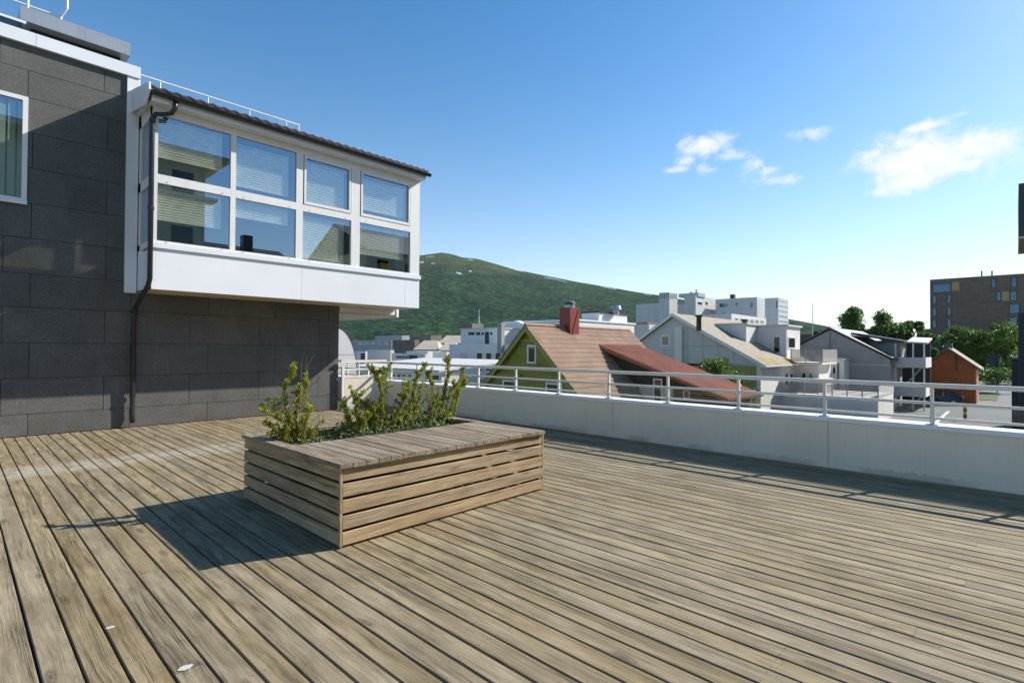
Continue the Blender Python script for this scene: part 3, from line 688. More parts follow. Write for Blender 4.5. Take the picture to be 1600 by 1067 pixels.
# room behind
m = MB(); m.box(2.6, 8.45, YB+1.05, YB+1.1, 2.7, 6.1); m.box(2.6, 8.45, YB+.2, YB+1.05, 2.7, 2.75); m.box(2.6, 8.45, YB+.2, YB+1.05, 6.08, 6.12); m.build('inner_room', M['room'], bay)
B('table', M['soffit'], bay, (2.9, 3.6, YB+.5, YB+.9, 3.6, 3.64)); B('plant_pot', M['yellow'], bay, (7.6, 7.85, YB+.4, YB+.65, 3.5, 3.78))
# eave, gutter, roof
B('fascia', M['white'], bay, (2.42, 8.56, 11.27, 11.30, 6.02, 6.2)); B('eave_soffit', M['white2'], bay, (2.42, 8.56, 11.30, YB+.09, 6.022, 6.05))
def roofz(y): return 6.235+(y-11.2)*.24
def rt(u, v):
    x = 2.36+u*6.22; y = 11.17+v*1.6
    return Vector((x, y, roofz(y)+.020+.015*math.cos(2*math.pi*x/.2)))
m = MB().grid(rt, 250, 3); m2 = [(a, b, c-.03) for a, b, c in m.v]; nv = len(m.v); nf = len(m.f)
m.v += m2; m.f += [[i+nv for i in f] for f in m.f[:nf]]
for u in range(250): m.f.append([u, u+1, nv+u+1, nv+u])
m.build('tiled_roof', M['tile_black'], bay, smooth=False)
B('eave_strip', M['tile_black'], bay, (2.37, 8.57, 11.18, 11.20, 6.165, 6.245))
m = MB(); n = 10
for k in range(n):
    a0, a1 = math.pi*k/n+math.pi, math.pi*(k+1)/n+math.pi; r0 = .07
    m.prism([(2.40, 11.20+r0*math.cos(a0), 6.17+r0*math.sin(a0)), (2.40, 11.20+r0*math.cos(a1), 6.17+r0*math.sin(a1)), (2.40, 11.20+(r0-.008)*math.cos(a1), 6.17+(r0-.008)*math.sin(a1)), (2.40, 11.20+(r0-.008)*math.cos(a0), 6.17+(r0-.008)*math.sin(a0))], (6.24, 0, 0))
m.build('gutter', M['black'], bay)
B('barge_board', M['white'], bay, )if False else None
bp = [(2.34, 11.10, 6.14), (2.34, 11.42, 5.96), (2.34, 12.60, 6.16), (2.34, 12.60, 6.60), (2.34, 11.12, 6.28)]
MB().prism(bp, (.03, 0, 0)).build('barge_board', M['white'], bay)
B('wall_head', M['white'], bay, (2.42, 8.52, YB+.09, YW+4, 6.12, 6.3))
dp = thing('downpipe', 'black drainpipe with swan neck running down the dark wall', 'drainpipe', (2.45, 12.4, 0))
m = MB(); m.tube([(2.78, 11.22, 6.12), (2.78, 11.23, 5.98), (2.73, 11.27, 5.88), (2.62, 11.33, 5.84), (2.51, 11.38, 5.83), (2.47, 11.40, 5.76), (2.46, 11.40, 5.6), (2.46, 11.40, 2.82), (2.45, 11.46, 2.70), (2.44, 12.36, 2.34), (2.44, 12.48, 2.2), (2.44, 12.5, .25), (2.44, 12.46, .1)], .042, 10); m.build('pipe', M['black'], dp, smooth=True)
for z, y in ((4.1, 11.40), (2.22, 12.48), (.62, 12.5), (5.7, 11.40)): m = MB(); m.tube([(2.46 if y < 12 else 2.44, y, z-.03), (2.46 if y < 12 else 2.44, y, z+.03)], .053, 10); m.build('clamp', M['black'], dp)
# upper storey behind the bay, carried past the wall end
up = thing('upper_storey', 'cream soffit and white edge of the storey jutting past the dark wall', 'building part', (7.7, 14.5, 2.44))
B('soffit', M['soffit'], up, (6.84, 8.55, YW+.02, 18, 2.46, 2.50)); B('edge_beam', M['white'], up, (8.55, 8.62, YW-.04, 18, 2.44, 2.66)); B('beam', M['soffit'], up, (6.84, 8.54, YW+.3, YW+.36, 2.501, 2.63)); B('front_beam', M['white2'], up, (6.84, 8.54, YW-.02, YW+.015, 2.50, 2.635))

# ------------------------------------------------------------------ town: pixel-guided, axis-aligned blocks
def win_x(parent, X, rect, frame=True, fm=None, gm=None, d=.05):
    p = onX(rect[0], rect[1], X); q = onX(rect[2], rect[3], X); y0, y1 = sorted((p.y, q.y)); z0, z1 = sorted((p.z, q.z))
    f = min(.12, (y1-y0)*.14)
    o = B('window', fm or M['white2'], parent, (X-d, X+.01, y0, y0+f, z0, z1), (X-d, X+.01, y1-f, y1, z0, z1), (X-d, X+.01, y0+f, y1-f, z0, z0+f), (X-d, X+.01, y0+f, y1-f, z1-f, z1))
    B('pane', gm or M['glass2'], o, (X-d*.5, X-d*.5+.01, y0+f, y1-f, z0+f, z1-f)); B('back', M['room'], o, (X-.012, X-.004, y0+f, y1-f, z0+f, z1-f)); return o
def win_y(parent, Y, rect, fm=None, gm=None, d=.05):
    p = onY(rect[0], rect[1], Y); q = onY(rect[2], rect[3], Y); x0, x1 = sorted((p.x, q.x)); z0, z1 = sorted((p.z, q.z))
    f = min(.12, (x1-x0)*.14)
    o = B('window', fm or M['white2'], parent, (x0, x0+f, Y-d, Y+.01, z0, z1), (x1-f, x1, Y-d, Y+.01, z0, z1), (x0+f, x1-f, Y-d, Y+.01, z0, z0+f), (x0+f, x1-f, Y-d, Y+.01, z1-f, z1))
    B('pane', gm or M['glass2'], o, (x0+f, x1-f, Y-d*.5, Y-d*.5+.01, z0+f, z1-f)); B('back', M['room'], o, (x0+f, x1-f, Y-.012, Y-.004, z0+f, z1-f)); return o
def block(name, label, cat, l, c, r, top, d, mat, zb=GZ, edge=None, parent=None, part='wall'):
    P = dep(c, top, d); y1 = onX(l, top, P.x).y; x1 = onY(r, top, P.y).x
    if parent is None: t = thing(name, label, cat, ((P.x+x1)/2, (P.y+y1)/2, zb))
    else: t = parent
    B(part, mat, t, (P.x, x1, P.y, y1, zb, P.z))
    if edge: B('roof_edge', edge, t, (P.x-.12, x1+.1, P.y-.12, y1+.1, P.z+.003, P.z+.2))
    t['c'] = (P.x, P.y, P.z); return t, P, x1, y1

# --- green house
XG = 24.66; RY = 21.93; RZ = 2.99; XE = 36.7
gh = thing('green_house', 'green wooden house with clay tile roof beyond the parapet', 'house', (30, RY, GZ))
MB().prism([(XG, RY-4.1, GZ), (XG, RY+4.1, GZ), (XG, RY+4.1, RZ-4.2), (XG, RY, RZ-.1), (XG, RY-4.1, RZ-4.2)], (XE-XG-.2, 0, 0)).build('wall', M['green'], gh)
def tile_sheet(name, mat, par, x0, x1, y0, z0, y1, z1, pan, course, amp=.035, step=.04, nperpan=4):
    nu = int((x1-x0)/pan*nperpan); ln = math.hypot(y1-y0, z1-z0); nc = int(ln/course); m = MB()
    nx, nz = (z0-z1)/ln, (y0-y1)/ln
    up_ = Vector((0, -(z0-z1)/ln*(1 if y0 > y1 else -1), abs(y0-y1)/ln))
    for c_ in range(nc):
        a, b = c_/nc, (c_+1)/nc
        def fn(u, v):
            k = a+(b-a)*min(v, 1); h = step*(v if v <= 1 else 0)+amp*(.5+.5*math.cos(2*math.pi*u*(x1-x0)/pan))
            return Vector((x0+u*(x1-x0), y0+(y1-y0)*k, z0+(z1-z0)*k))+up_*h
        def fn2(u, v): return fn(u, v) if v < 1.2 else fn(u, 1)-up_*(step+.03)
        m.grid(lambda u, v: fn2(u, v*1.5 if v < .6 else (1.0 if v < .8 else 1.5)), nu, 2)
    return m.build(name, mat, par, fix=False)
tile_sheet('tiled_roof', M['claytile'], gh, XG-.35, XE, RY, RZ+.02, RY-4.9, RZ-4.88, .21, .40)
tile_sheet('tiled_roof', M['claytile'], gh, XG-.35, XE, RY, RZ+.02, RY+4.9, RZ-4.88, .21, .40)
m = MB()
for k in range(32):
    x = XG-.36+k*.38; m.tube([(x, RY, RZ+.05), (x+.40, RY, RZ+.065)], .10, 8, .12)
m.build('ridge_tiles', M['claytile'], gh)
for s in (-1, 1):
    MB().prism([(XG-.34, RY, RZ-.02), (XG-.34, RY+s*4.9, RZ-4.92), (XG-.34, RY+s*4.9, RZ-5.25), (XG-.34, RY, RZ-.36)], (.05, 0, 0)).build('barge_board', M['greentrim'], gh)
    MB().prism([(XG-.28, RY, RZ-.03), (XG-.28, RY+s*4.9, RZ-4.93), (XG-.28, RY+s*4.9, RZ-5.02), (XG-.28, RY, RZ-.12)], (.3, 0, 0)).build('verge_soffit', M['greentrim'], gh)
    MB().prism([(XG-.37, RY, RZ+.04), (XG-.37, RY+s*4.9, RZ-4.86), (XG-.37, RY+s*4.9, RZ-4.93), (XG-.37, RY, RZ-.03)], (.04, 0, 0)).build('verge_trim', M['brownroof'], gh)
win_x(gh, XG, (824.5, 539, 838, 568)); win_x(gh, XG, (786, 593, 810, 640)); win_x(gh, XG, (853, 597, 879, 640))
for r in ((820, 568.5, 843, 571), (775, 583, 815, 588), (847, 587, 882, 591)):
    p = onX(r[0], r[1], XG); q = onX(r[2], r[3], XG); B('window_board', M['greentrim'], gh, (XG-.16, XG-.002, q.y, p.y, q.z, p.z))
p = onX(818, 532, XG); B('gable_tie', M['greentrim'], gh, (XG-.1, XG-.002, RY-1.0, RY+1.0, p.z-.06, p.z+.06))
ch = B('chimney', M['redmetal'], gh, (28.2, 29.2, 21.4, 22.3, 2.0, 4.32)); 
m = MB(); m.tube([(28.7, 21.85, 4.32), (28.7, 21.85, 4.52)], .36, 14); m.build('cowl', M['galv'], ch)
for z in (4.55, 4.64, 4.73): m = MB(); m.tube([(28.7, 21.85, z), (28.7, 21.85, z+.05)], .40, 14, .33); m.build('cowl_ring', M['galv'], ch)
MB().prism([(28.25, 21.395, 2.2), (28.32, 21.395, 2.2), (29.17, 21.395, 4.25), (29.10, 21.395, 4.25)], (0, -.03, 0)).build('brace', M['redmetal'], ch)
# --- red annex
AX = 30.6
a0 = onX(926, 536, AX); a1 = onX(1140, 625, AX)
e1 = onY(1190, 615, a1.y)
an = thing('red_roof_annex', 'low annex with red sheet roof joined to the green house', 'house', ((AX+e1.x)/2, (a0.y+a1.y)/2, GZ))
MB().prism([(AX+.3, a0.y+.6, GZ), (AX+.3, a1.y+.5, GZ), (AX+.3, a1.y+.5, a1.z-.1), (AX+.3, a0.y+.6, a0.z+.05)], (e1.x-AX-.5, 0, 0)).build('wall', M['darkgreen'], an)
sl = (a0.z-a1.z)/(a0.y-a1.y)
def ar(u, v):
    y = a0.y+.2+(a1.y-a0.y-.2)*v; x = AX-.1+u*(e1.x-AX+.1)
    return Vector((x, y, a0.z+sl*(y-a0.y)+.06+.035*(1 if (u*40) % 1 < .2 else 0)))
NB = 46
m = MB()
for k in range(NB):
    x0 = AX-.1+(e1.x-AX+.1)*k/NB; x1 = AX-.1+(e1.x-AX+.1)*(k+1)/NB
    yA, yB_ = a0.y+.2, a1.y; zA, zB = a0.z+sl*.2, a1.z
    m.prism([(x0, yA, zA+.03), (x1-.06, yA, zA+.03), (x1-.05, yA, zA+.075), (x1-.005, yA, zA+.075), (x1, yA, zA+.03), (x1, yA, zA-.02), (x0, yA, zA-.02)], (0, yB_-yA, zB-zA))
m.build('sheet_roof', M['redroof'], an, fix=True)
MB().prism([(AX-.14, a0.y+.2, a0.z+.06), (AX-.14, a1.y, a1.z+.05), (AX-.14, a1.y, a1.z-.16), (AX-.14, a0.y+.2, a0.z-.14)], (.05, 0, 0)).build('barge_board', M['redroof'], an)
B('gutter', M['black'], an, (AX, e1.x, a1.y-.12, a1.y-.005, a1.z-.10, a1.z-.0))
p = onX(1000, 603, AX+.3); q = onX(1052, 640, AX+.3); B('beige_wall', M['soffit'], an, (AX+.2, AX+.295, q.y, p.y, GZ, p.z))
win_x(an, AX+.19, (1021, 591, 1035, 640)); win_x(an, AX+.3, (1068, 610, 1078, 623))
# --- white building behind the green house
wb, P, x1, y1 = block('white_office_block', 'tall plain white block with flat roof behind the red chimney', 'building', 788, 900, 992, 501, 62, M['stucco'], edge=M['white'])
lowd = P.x
b2, P2, x2, y2 = block('white_stair_block', 'lower white building with three window columns left of green house', 'building', 702, 800, 830, 538, 60, M['stucco'])
for cx in ((744.5, 754.8), (759, 769), (773.5, 783.5)):
    for ry in ((550, 563.5), (565, 571), (574.5, 581), (582, 589), (590, 602)): win_x(b2, P2.x, (cx[0], ry[0], cx[1], ry[1]))
p = onX(719.5, 551, P2.x); q = onX(729, 563.5, P2.x); B('hatch', M['stucco2'], b2, (P2.x-.06, P2.x-.002, q.y, p.y, q.z, p.z))
XP = P2.x+2.5
p = onX(720, 515, XP); q = onX(777, 538, XP)
ph = thing('roof_penthouse', 'stained white plant room on the roof of the stair building', 'plant room', (XP+2, (p.y+q.y)/2, P2.z))
B('wall', M['stucco'], ph, (XP, XP+4, q.y, p.y, P2.z-.3, p.z)); B('roof_edge', M['stucco2'], ph, (XP-.15, XP+4.1, q.y-.1, p.y+.1, p.z, p.z+.15))
for r in ((732, 519, 741.5, 523.5), (744, 519, 750.5, 523.5), (753, 519, 756, 523.5), (758, 518.5, 764, 537.5), (766, 519, 769.3, 523)):
    a = onX(r[0], r[1], XP); b = onX(r[2], r[3], XP); B('opening', M['room'], ph, (XP-.03, XP-.002, b.y, a.y, b.z, a.z))
a = onX(722, 506, XP+1); b = onX(738, 515, XP+1); B('brick_stack', M['brownroof'], ph, (XP+1, XP+3, b.y, a.y, a.z-1.6, a.z))
cs, *_ = block('chimney_stack', 'square concrete chimney stack beside the roof plant room', 'chimney', 777, 783.5, 788.5, 503.5, 60.5, M['concrete'], zb=P2.z-1)
bx2, P3, _, _ = block('rooftop_box', 'white rooftop box with dark roof edge right of red chimney', 'plant room', 909, 936, 980, 488.5, 66, M['stucco'], zb=P.z-.2, edge=M['black'])
vt = thing('roof_vent', 'round metal roof ventilator on the white rooftop box', 'vent', dep(962, 489, 68))
q = dep(962, 488, 68)
m = MB(); m.tube([q+Vector((0, 0, -.3)), q+Vector((0, 0, .35))], .45, 12); m.build('base', M['galv'], vt)
m = MB(); m.tube([q+Vector((0, 0, .36)), q+Vector((0, 0, .85))], .75, 12, .6); m.build('hood', M['galv'], vt)
dm = MB(); q = dep(809, 505.5, 66)
def dome(u, v): a = u*2*math.pi; e = v*math.pi/2; return q+Vector((.75*math.cos(e)*math.cos(a), .75*math.cos(e)*math.sin(a), .38*math.sin(e)))
dm.grid(dome, 16, 6).build('skylight_dome', M['white'], smooth=True, label='low white skylight dome on the flat white roof', cat='skylight')
block('pale_annex', 'small pale block between the white roof and the grey gable', 'building', 991, 1014, 1032, 507, 58, M['stucco2'])
t_, P_, _, _ = block('gravel_roof_wing', 'low wing with brown gravel roof edge behind the grey gable', 'building', 981, 1012, 1050, 503, 75, M['brownroof'])
# --- far left town
def far(label, l, c, r, top, d, mat, cat='building', edge=None, name='far_building', zb=GZ): return block(name, label, cat, l, c, r, top, d, mat, zb, edge)
f1, P, _, _ = far('long grey-blue building with small window row at far left', 545, 612, 622, 533, 150, M['greyblue'], edge=M['stucco2'])
for k in range(5): win_x(f1, P.x, (560+k*10, 535, 566+k*10, 538.5))
far('grey upper storey set back behind the grey-blue building', 586, 628, 640, 524, 175, M['greyblue'])
far('dark brown mansard building in the middle of the far town', 613, 648, 655, 531, 130, M['brownroof'])
far('reddish brown block behind the tan hipped roofs', 629, 673, 690, 524, 180, M['brownroof'])
def hip(label, l, r, top, bot, d, mat):
    a = dep(l, bot, d); b = dep(r, bot, d); zt = dep(l, top, d).z; dr = (b-a); n = Vector((dr.y, -dr.x, 0)).normalized()*-8
    t = thing('hip_roof_house', label, 'house', ((a.x+b.x)/2+n.x, (a.y+b.y)/2+n.y, GZ))
    A, Bb = a, b; C_, D_ = b+n*2, a+n*2; z0 = a.z
    r1 = A+dr*.22+n; r2 = A+dr*.82+n; r1.z = r2.z = zt
    q = lambda p: (p.x, p.y, z0)
    m = MB(); m.poly([q(A), q(Bb), r2, r1]); m.poly([q(Bb), q(C_), r2]); m.poly([q(C_), q(D_), r1, r2]); m.poly([q(D_), q(A), r1]); m.poly([q(A), q(D_), q(C_), q(Bb)]); m.build('roof', mat, t)
    i = .97; c0 = (A+C_)/2
    pts = [c0+(p-c0)*.96 for p in (A, Bb, C_, D_)]
    MB().prism([(p.x, p.y, GZ) for p in pts], (0, 0, z0-GZ-.02)).build('wall', M['tan'], t); return t
hip('tan hipped roof house in the far town, left one', 645, 684, 531, 546, 125, M['tan'])
hip('tan hipped roof house with pale slope near the spire', 684, 724, 523, 536, 160, M['tan'])
hip('pale low roof below the hipped roofs', 684, 712, 534, 547, 120, M['tan'])
w1, P, _, _ = far('long grey windowless shed wall in the town at left', 572, 610, 616, 547, 85, M['stucco2'])
w2, P, _, _ = far('small white annex with a green door at left', 552, 571, 574, 549, 80, M['stucco'])
a = onX(564, 552, P.x); b = onX(570.5, 562, P.x); B('door', M['darkgreen'], w2, (P.x-.05, P.x-.003, b.y, a.y, b.z, a.z))
w3, P, _, _ = far('grey wall with blue graffiti left of the white stair building', 612, 664, 668, 553, 78, M['stucco2'])
a = onX(639, 555, P.x); b = onX(652, 564, P.x); B('opening', M['room'], w3, (P.x-.05, P.x-.003, b.y, a.y, b.z-2, a.z))
m = MB(); rg = random.Random(9)
for k in range(9):
    x = 620+k*2.05; pts = [onX(x+rg.uniform(-.8, .8), 559.5-2.6*j+rg.uniform(-.4, .4), P.x-.04) for j in (0, 1, .4, 1.2)]; m.tube(pts, .07, 5)
m.build('graffiti', M['blueink'], w3)
far('white flat roof hut with dark band right of the graffiti wall', 676, 698, 704, 550, 90, M['stucco'])
far('low white roof with shaded front in the left town', 635, 668, 690, 549, 110, M['stucco'])
far('grey garage block below the orange gable', 664, 701, 705, 561, 70, M['stucco2'])
og = dep(704, 551, 85); MB().prism([og, og+Vector((-1.2, 1.2, -1.4)), og+Vector((-1.2, 1.2, -3)), og+Vector((.5, -.5, -3))], (2, 2, 0)).build('orange_gable', M['orange'], label='small orange gable peeping past the white stair building', cat='house')
wl, P, _, _ = block('low_white_hall', 'low hall with white roof and window row behind the railing', 'building', 560, 690, 720, 581, 45, M['stucco'])
for k in range(4): win_x(wl, P.x, (611.5+k*8.6, 582.5, 618.5+k*8.6, 591.5))
win_x(wl, P.x, (664, 583, 688, 596)); 
for k in range(3): win_x(wl, P.x, (562+k*13, 581.5, 570+k*13, 590))
a = onX(560, 579, P.x); b = onX(690, 581, P.x); 
MB().prism([(P.x-.5, b.y-.3, P.z), (P.x+9, b.y-.3, P.z+.75), (P.x+9, b.y-.3, P.z+.9), (P.x-.5, b.y-.3, P.z+.16)], (0, a.y-b.y+1, 0)).build('roof', M['stucco2'], wl)
# spire
sp_ = dep(748, 515, 320); st = thing('church_spire', 'slender green copper church spire rising behind the plant room', 'church', (sp_.x, sp_.y, GZ))
m = MB(); m.tube([(sp_.x, sp_.y, sp_.z-9), (sp_.x, sp_.y, sp_.z-4)], 5, 8, 2.6); m.tube([(sp_.x, sp_.y, sp_.z-4), (sp_.x, sp_.y, sp_.z+.3), (sp_.x, sp_.y, sp_.z+3)], 2.6, 8, .9); m.tube([(sp_.x, sp_.y, sp_.z+3), (sp_.x, sp_.y, sp_.z+11)], .9, 8, .18); m.build('spire', M['copper'], st)
m = MB(); m.tube([(sp_.x, sp_.y, GZ), (sp_.x, sp_.y, sp_.z-9)], 4.5, 8); m.build('tower', M['stucco'], st)
m = MB(); m.tube([(sp_.x, sp_.y, sp_.z+11), (sp_.x, sp_.y, sp_.z+11.4), (sp_.x, sp_.y, sp_.z+11.8)], .45, 8); m.build('ball', M['steel'], st)
# curved metal roof next to the wall end
cv = thing('curved_metal_roof', 'pale curved sheet metal roof beside the end of the dark wall', 'building', (10, 22, GZ))
q0 = dep(527, 512, 24); q1 = onY(559, 568, q0.y)
def cr(u, v):
    a = v*math.pi/2; return Vector((q0.x+(q1.x-q0.x)*math.sin(a), q0.y+u*7, q1.z-.6+(q0.z-q1.z+.6)*math.cos(a)+.015*(1 if int(u*28) % 2 else 0)))
MB().grid(cr, 56, 20).build('roof_shell', M['panelwhite'], cv, fix=False)
MB().prism([(q0.x, q0.y+.02, GZ)]+[tuple(cr(0, k/12)-Vector((0, -.02, .02))) for k in range(13)]+[(q1.x, q0.y+.02, GZ)], (0, .1, 0)).build('end_wall', M['panelwhite'], cv)

# --- grey gabled house with mossy roof
XH = 44.89; HY = 22.36; HZ = 4.70
hh = thing('grey_gable_house', 'pale grey house with big gable, mossy roof and dormers', 'house', (52, 20, GZ))
yr, zr = 14.55, .29; yl = 29.5; zl = HZ-(yl-HY)*.66
MB().prism([(XH, yr+.35, .25), (XH, yr+.35, zr+.1), (XH, HY, HZ-.15), (XH, yl, zl-.1), (XH, yl, .25)], (17, 0, 0)).build('gable_wall', M['stucco2'], hh)
MB().prism([(XH+.12, yr+.4, GZ), (XH+.12, yl, GZ), (XH+.12, yl, .248), (XH+.12, yr+.4, .248)], (16.5, 0, 0)).build('lower_wall', M['yellowgreen'], hh)
B('white_side_wall', M['stucco'], hh, (XH+.3, XH+16.7, yr+.33, yr+.398, GZ, zr+.05))
B('corner_post', M['stucco'], hh, (XH-.02, XH+.29, yr+.3, yr+.62, GZ, .246))
for (ya_, za_, yb_, zb_) in ((HY, HZ, yr-.1, zr-.03), (HY, HZ, yl+.3, zl-.2)):
    MB().prism([(XH-.3, ya_, za_), (XH-.3, yb_, zb_), (XH-.3, yb_, zb_+.14), (XH-.3, ya_, za_+.14)], (17.6, 0, 0)).build('roof', M['moss'], hh)
    MB().prism([(XH-.36, ya_, za_+.16), (XH-.36, yb_, zb_+.16), (XH-.36, yb_, zb_-.16), (XH-.36, ya_, za_-.16)], (.05, 0, 0)).build('barge_board', M['white2'], hh)
B('gutter', M['white2'], hh, (XH-.3, XH+17.3, yr-.22, yr-.105, zr-.08, zr+.06))
for xx in (1075, 1098, 1122, 1147):
    a = onX(xx, 541, XH); zt_ = HZ-.3-(HY-a.y)*.565; B('panel_joint', M['concrete'], hh, (XH-.012, XH-.002, a.y-.02, a.y+.02, .26, zt_))
a = onX(1068, 541, XH); b = onX(1142, 541, XH); B('panel_joint', M['concrete'], hh, (XH-.014, XH-.003, b.y, a.y, b.z-.02, b.z+.02))
win_x(hh, XH, (1033, 524, 1047, 541)); a = onX(1057, 500, XH); b = onX(1068, 552, XH); B('flue_boxing', M['stucco'], hh, (XH-.35, XH-.002, b.y, a.y, b.z-1, a.z-.6))
d1 = B('dormer', M['stucco'], hh, (50, 55, 17.82, 20.6, 1.5, 3.9)); B('dormer_roof', M['stucco2'], d1, (49.85, 55.1, 17.7, 20.7, 3.902, 4.05))
d2 = B('dormer', M['stucco'], hh, (53, 57.2, 15.27, 18, -.2, 3.77)); B('dormer_roof', M['stucco2'], d2, (52.85, 57.4, 15.1, 18.1, 3.772, 3.95))
win_x(hh, 53, (1208, 525, 1220, 552)); win_y(hh, 15.27, (1231, 526, 1242, 545), gm=None)
MB().prism([(52.9, 15.2, .55), (52.9, 18.3, 2.3), (52.9, 18.3, 2.5), (52.9, 15.2, .75)], (-.6, 0, 0)).build('dormer_flashing', M['black'], hh)
for (x, y, X_) in ((1092, 500, 50), (1163, 506, 58)):
    q = dep(x, y, X_*.88); m = MB(); m.tube([q+Vector((0, 0, -.9)), q+Vector((0, 0, .25))], .2, 10); c_ = m.build('flue', M['black'], hh); m = MB(); m.tube([q+Vector((0, 0, .25)), q+Vector((0, 0, .42))], .3, 10); m.build('flue_cap', M['black'], c_)
# balcony on the dormer
bc = thing('slatted_balcony', 'weathered slatted wooden balcony on the grey gable house', 'balcony', (54, 13.5, .4))
B('floor', M['stucco'], bc, (53.2, 58.5, 12.4, 15.0, .3, .5))
for k in range(15): z = .55+k*.075; B('slat', M['timbergrey'], bc, (53.15, 53.19, 12.4, 15.0, z, z+.05)); B('slat', M['timbergrey'], bc, (53.19, 58.5, 12.36, 12.4, z, z+.05))
for y in (12.42, 13.7, 14.9): B('post', M['timbergrey'], bc, (53.2, 53.26, y, y+.06, .5, 1.72))
B('support_wall', M['stucco'], bc, (54.2, 58.5, 12.9, 15.1, GZ, .298))
for r in ((1226, 582, 1231, 604), (1233, 582, 1239, 604), (1241, 583, 1246, 604)): win_y(hh, yr+.33, (r[0], r[1], r[2], r[3]))
win_x(bc, 54.2, (1252, 582, 1260, 592)); win_x(bc, 54.2, (1264, 583, 1270, 593))
# stepped white terraces in front
tb, P, x1, y1 = block('terrace_block', 'low white terrace block with slatted screens below the balcony', 'building', 1195, 1372, 1396, 622, 42, M['stucco'])
for k in range(9):
    z = P.z+.05+k*.1; B('slat', M['timbergrey'], tb, (P.x-.04, P.x, P.y, y1, z, z+.06)); B('slat', M['white2'], tb, (P.x, x1, P.y-.04, P.y, z, z+.06))
for k in range(9): y = P.y+(y1-P.y)*k/8; B('post', M['timbergrey'], tb, (P.x+.001, P.x+.07, y-.04, y+.04, P.z, P.z+1.05))
t2, P2, x2, y2 = block('beige_terrace_box', 'beige boarded box on the terrace between balcony and railing', 'building', 1250, 1290, 1302, 592, 47, M['timbergrey'], zb=GZ)
t3, P3, x3, y3 = block('white_low_house', 'small low white house with windows under a grey roof', 'house', 1276, 1318, 1330, 563, 52, M['stucco'], edge=M['stucco2'])
for r in ((1283, 571, 1289, 585), (1292, 571, 1297, 585), (1301, 572, 1306, 584)): win_x(t3, P3.x, r)
m = MB(); a = onX(1309.5, 567, P3.x-.1); m.tube([a, (a.x, a.y, GZ)], .06, 6); m.build('downpipe', M['black'], t3)
# --- concrete house
XK = 62.58; KY = 13.87; KZ = 3.8
ck = thing('concrete_gable_house', 'grey concrete gabled house with dark roof edges', 'house', (70, 12, GZ))
MB().prism([(XK, 8.75, GZ), (XK, 8.75, .75), (XK, KY, KZ-.1), (XK, 20, KZ-3.6), (XK, 20, GZ)], (16, 0, 0)).build('wall', M['concrete'], ck)
for yb_, zb_ in ((8.3, .6), (20.3, KZ-3.7)):
    MB().prism([(XK-.25, KY, KZ), (XK-.25, yb_, zb_), (XK-.25, yb_, zb_+.18), (XK-.25, KY, KZ+.18)], (16.5, 0, 0)).build('roof', M['tile_black'], ck)
a = onX(1255, 564, XK); B('floor_band', M['stucco2'], ck, (XK-.03, XK-.002, 8.8, 19.9, .15, .22)); B('joint', M['dark'], ck, (XK-.02, XK-.002, KY-.03, KY+.03, .22, KZ-.3))
dk = B('dormer', M['concrete'], ck, (65, 74, 8.2, 11.5, -.2, 2.45))
m = MB()
for k in range(30):
    x = 64.6+k*.33; m.prism([(x, 7.9, 2.35), (x+.2, 7.9, 2.35), (x+.2, 12.4, 3.25), (x, 12.4, 3.25)], (0, 0, .22))
m.box(64.5, 74.5, 8.0, 12.2, 2.452, 2.6); m.build('dormer_roof', M['tile_black'], dk)
# balconies beside it
ab = thing('balcony_stack', 'two storeys of grey balconies with white posts and glass canopy', 'balcony', (66, 7.4, GZ))
for z in (-2.7, .1):
    B('slab', M['stucco2'], ab, (64.2, 69, 6.25, 8.6, z-.1, z)); B('parapet', M['stucco2'], ab, (64.12, 64.2, 6.25, 8.6, z-.15, z+.85)); B('side_parapet', M['stucco'], ab, (64.2, 69, 6.17, 6.25, z-.15, z+.85))
for y in (6.255, 7.1, 8.5): B('post', M['stucco'], ab, (64.3, 64.42, y, y+.12, GZ, 2.3))
MB().prism([(63.9, 6.0, 2.25), (63.9, 7.6, 2.4), (63.9, 7.6, 2.5), (63.9, 6.0, 2.4)], (4, 0, .5)).build('canopy', M['stucco'], ab)
B('back_wall', M['room'], ab, (68.9, 69.1, 6.25, 8.6, GZ, 2.5)); m = MB(); m.tube([(64.3, 8.3, -2.5), (64.3, 6.5, 0)], .07, 6); m.tube([(64.3, 7.6, GZ), (64.3, 6.5, -2.8)], .07, 6); m.build('stair_rail', M['galv'], ab)
# --- orange house
oh = thing('orange_house', 'small orange boarded house with grey gable roof', 'house', (80, 5.4, GZ))
XO = 77.46; OY = 5.4; OZ = 1.8; OE = 84
MB().prism([(XO, 3.1, GZ), (XO, 7.75, GZ), (XO, 7.75, -.2), (XO, OY, OZ-.1), (XO, 3.1, -.2)], (OE-XO, 0, 0)).build('wall', M['orange'], oh)
for yb_ in (2.65, 8.15): MB().prism([(XO-.3, OY, OZ), (XO-.3, yb_, -.5+.02), (XO-.3, yb_, -.34), (XO-.3, OY, OZ+.16)], (OE-XO+.6, 0, 0)).build('roof', M['brownroof'], oh)
for yb_ in (2.65, 8.15): MB().prism([(XO-.35, OY, OZ+.17), (XO-.35, yb_, -.33), (XO-.35, yb_, -.55), (XO-.35, OY, OZ-.06)], (.045, 0, 0)).build('barge_board', M['brownroof'], oh)
B('chimney', M['brownroof'], oh, (79, 79.7, 5.2, 5.9, 1.4, 2.5)); a = onX(1494, 552, XO-.2); m = MB(); m.tube([a, (a.x, a.y, a.z-2)], .05, 6); m.build('pole', M['room'], oh)
B('corner_board', M['soffit'], oh, (XO+.001, XO+.3, 3.02, 3.098, GZ, -.4))
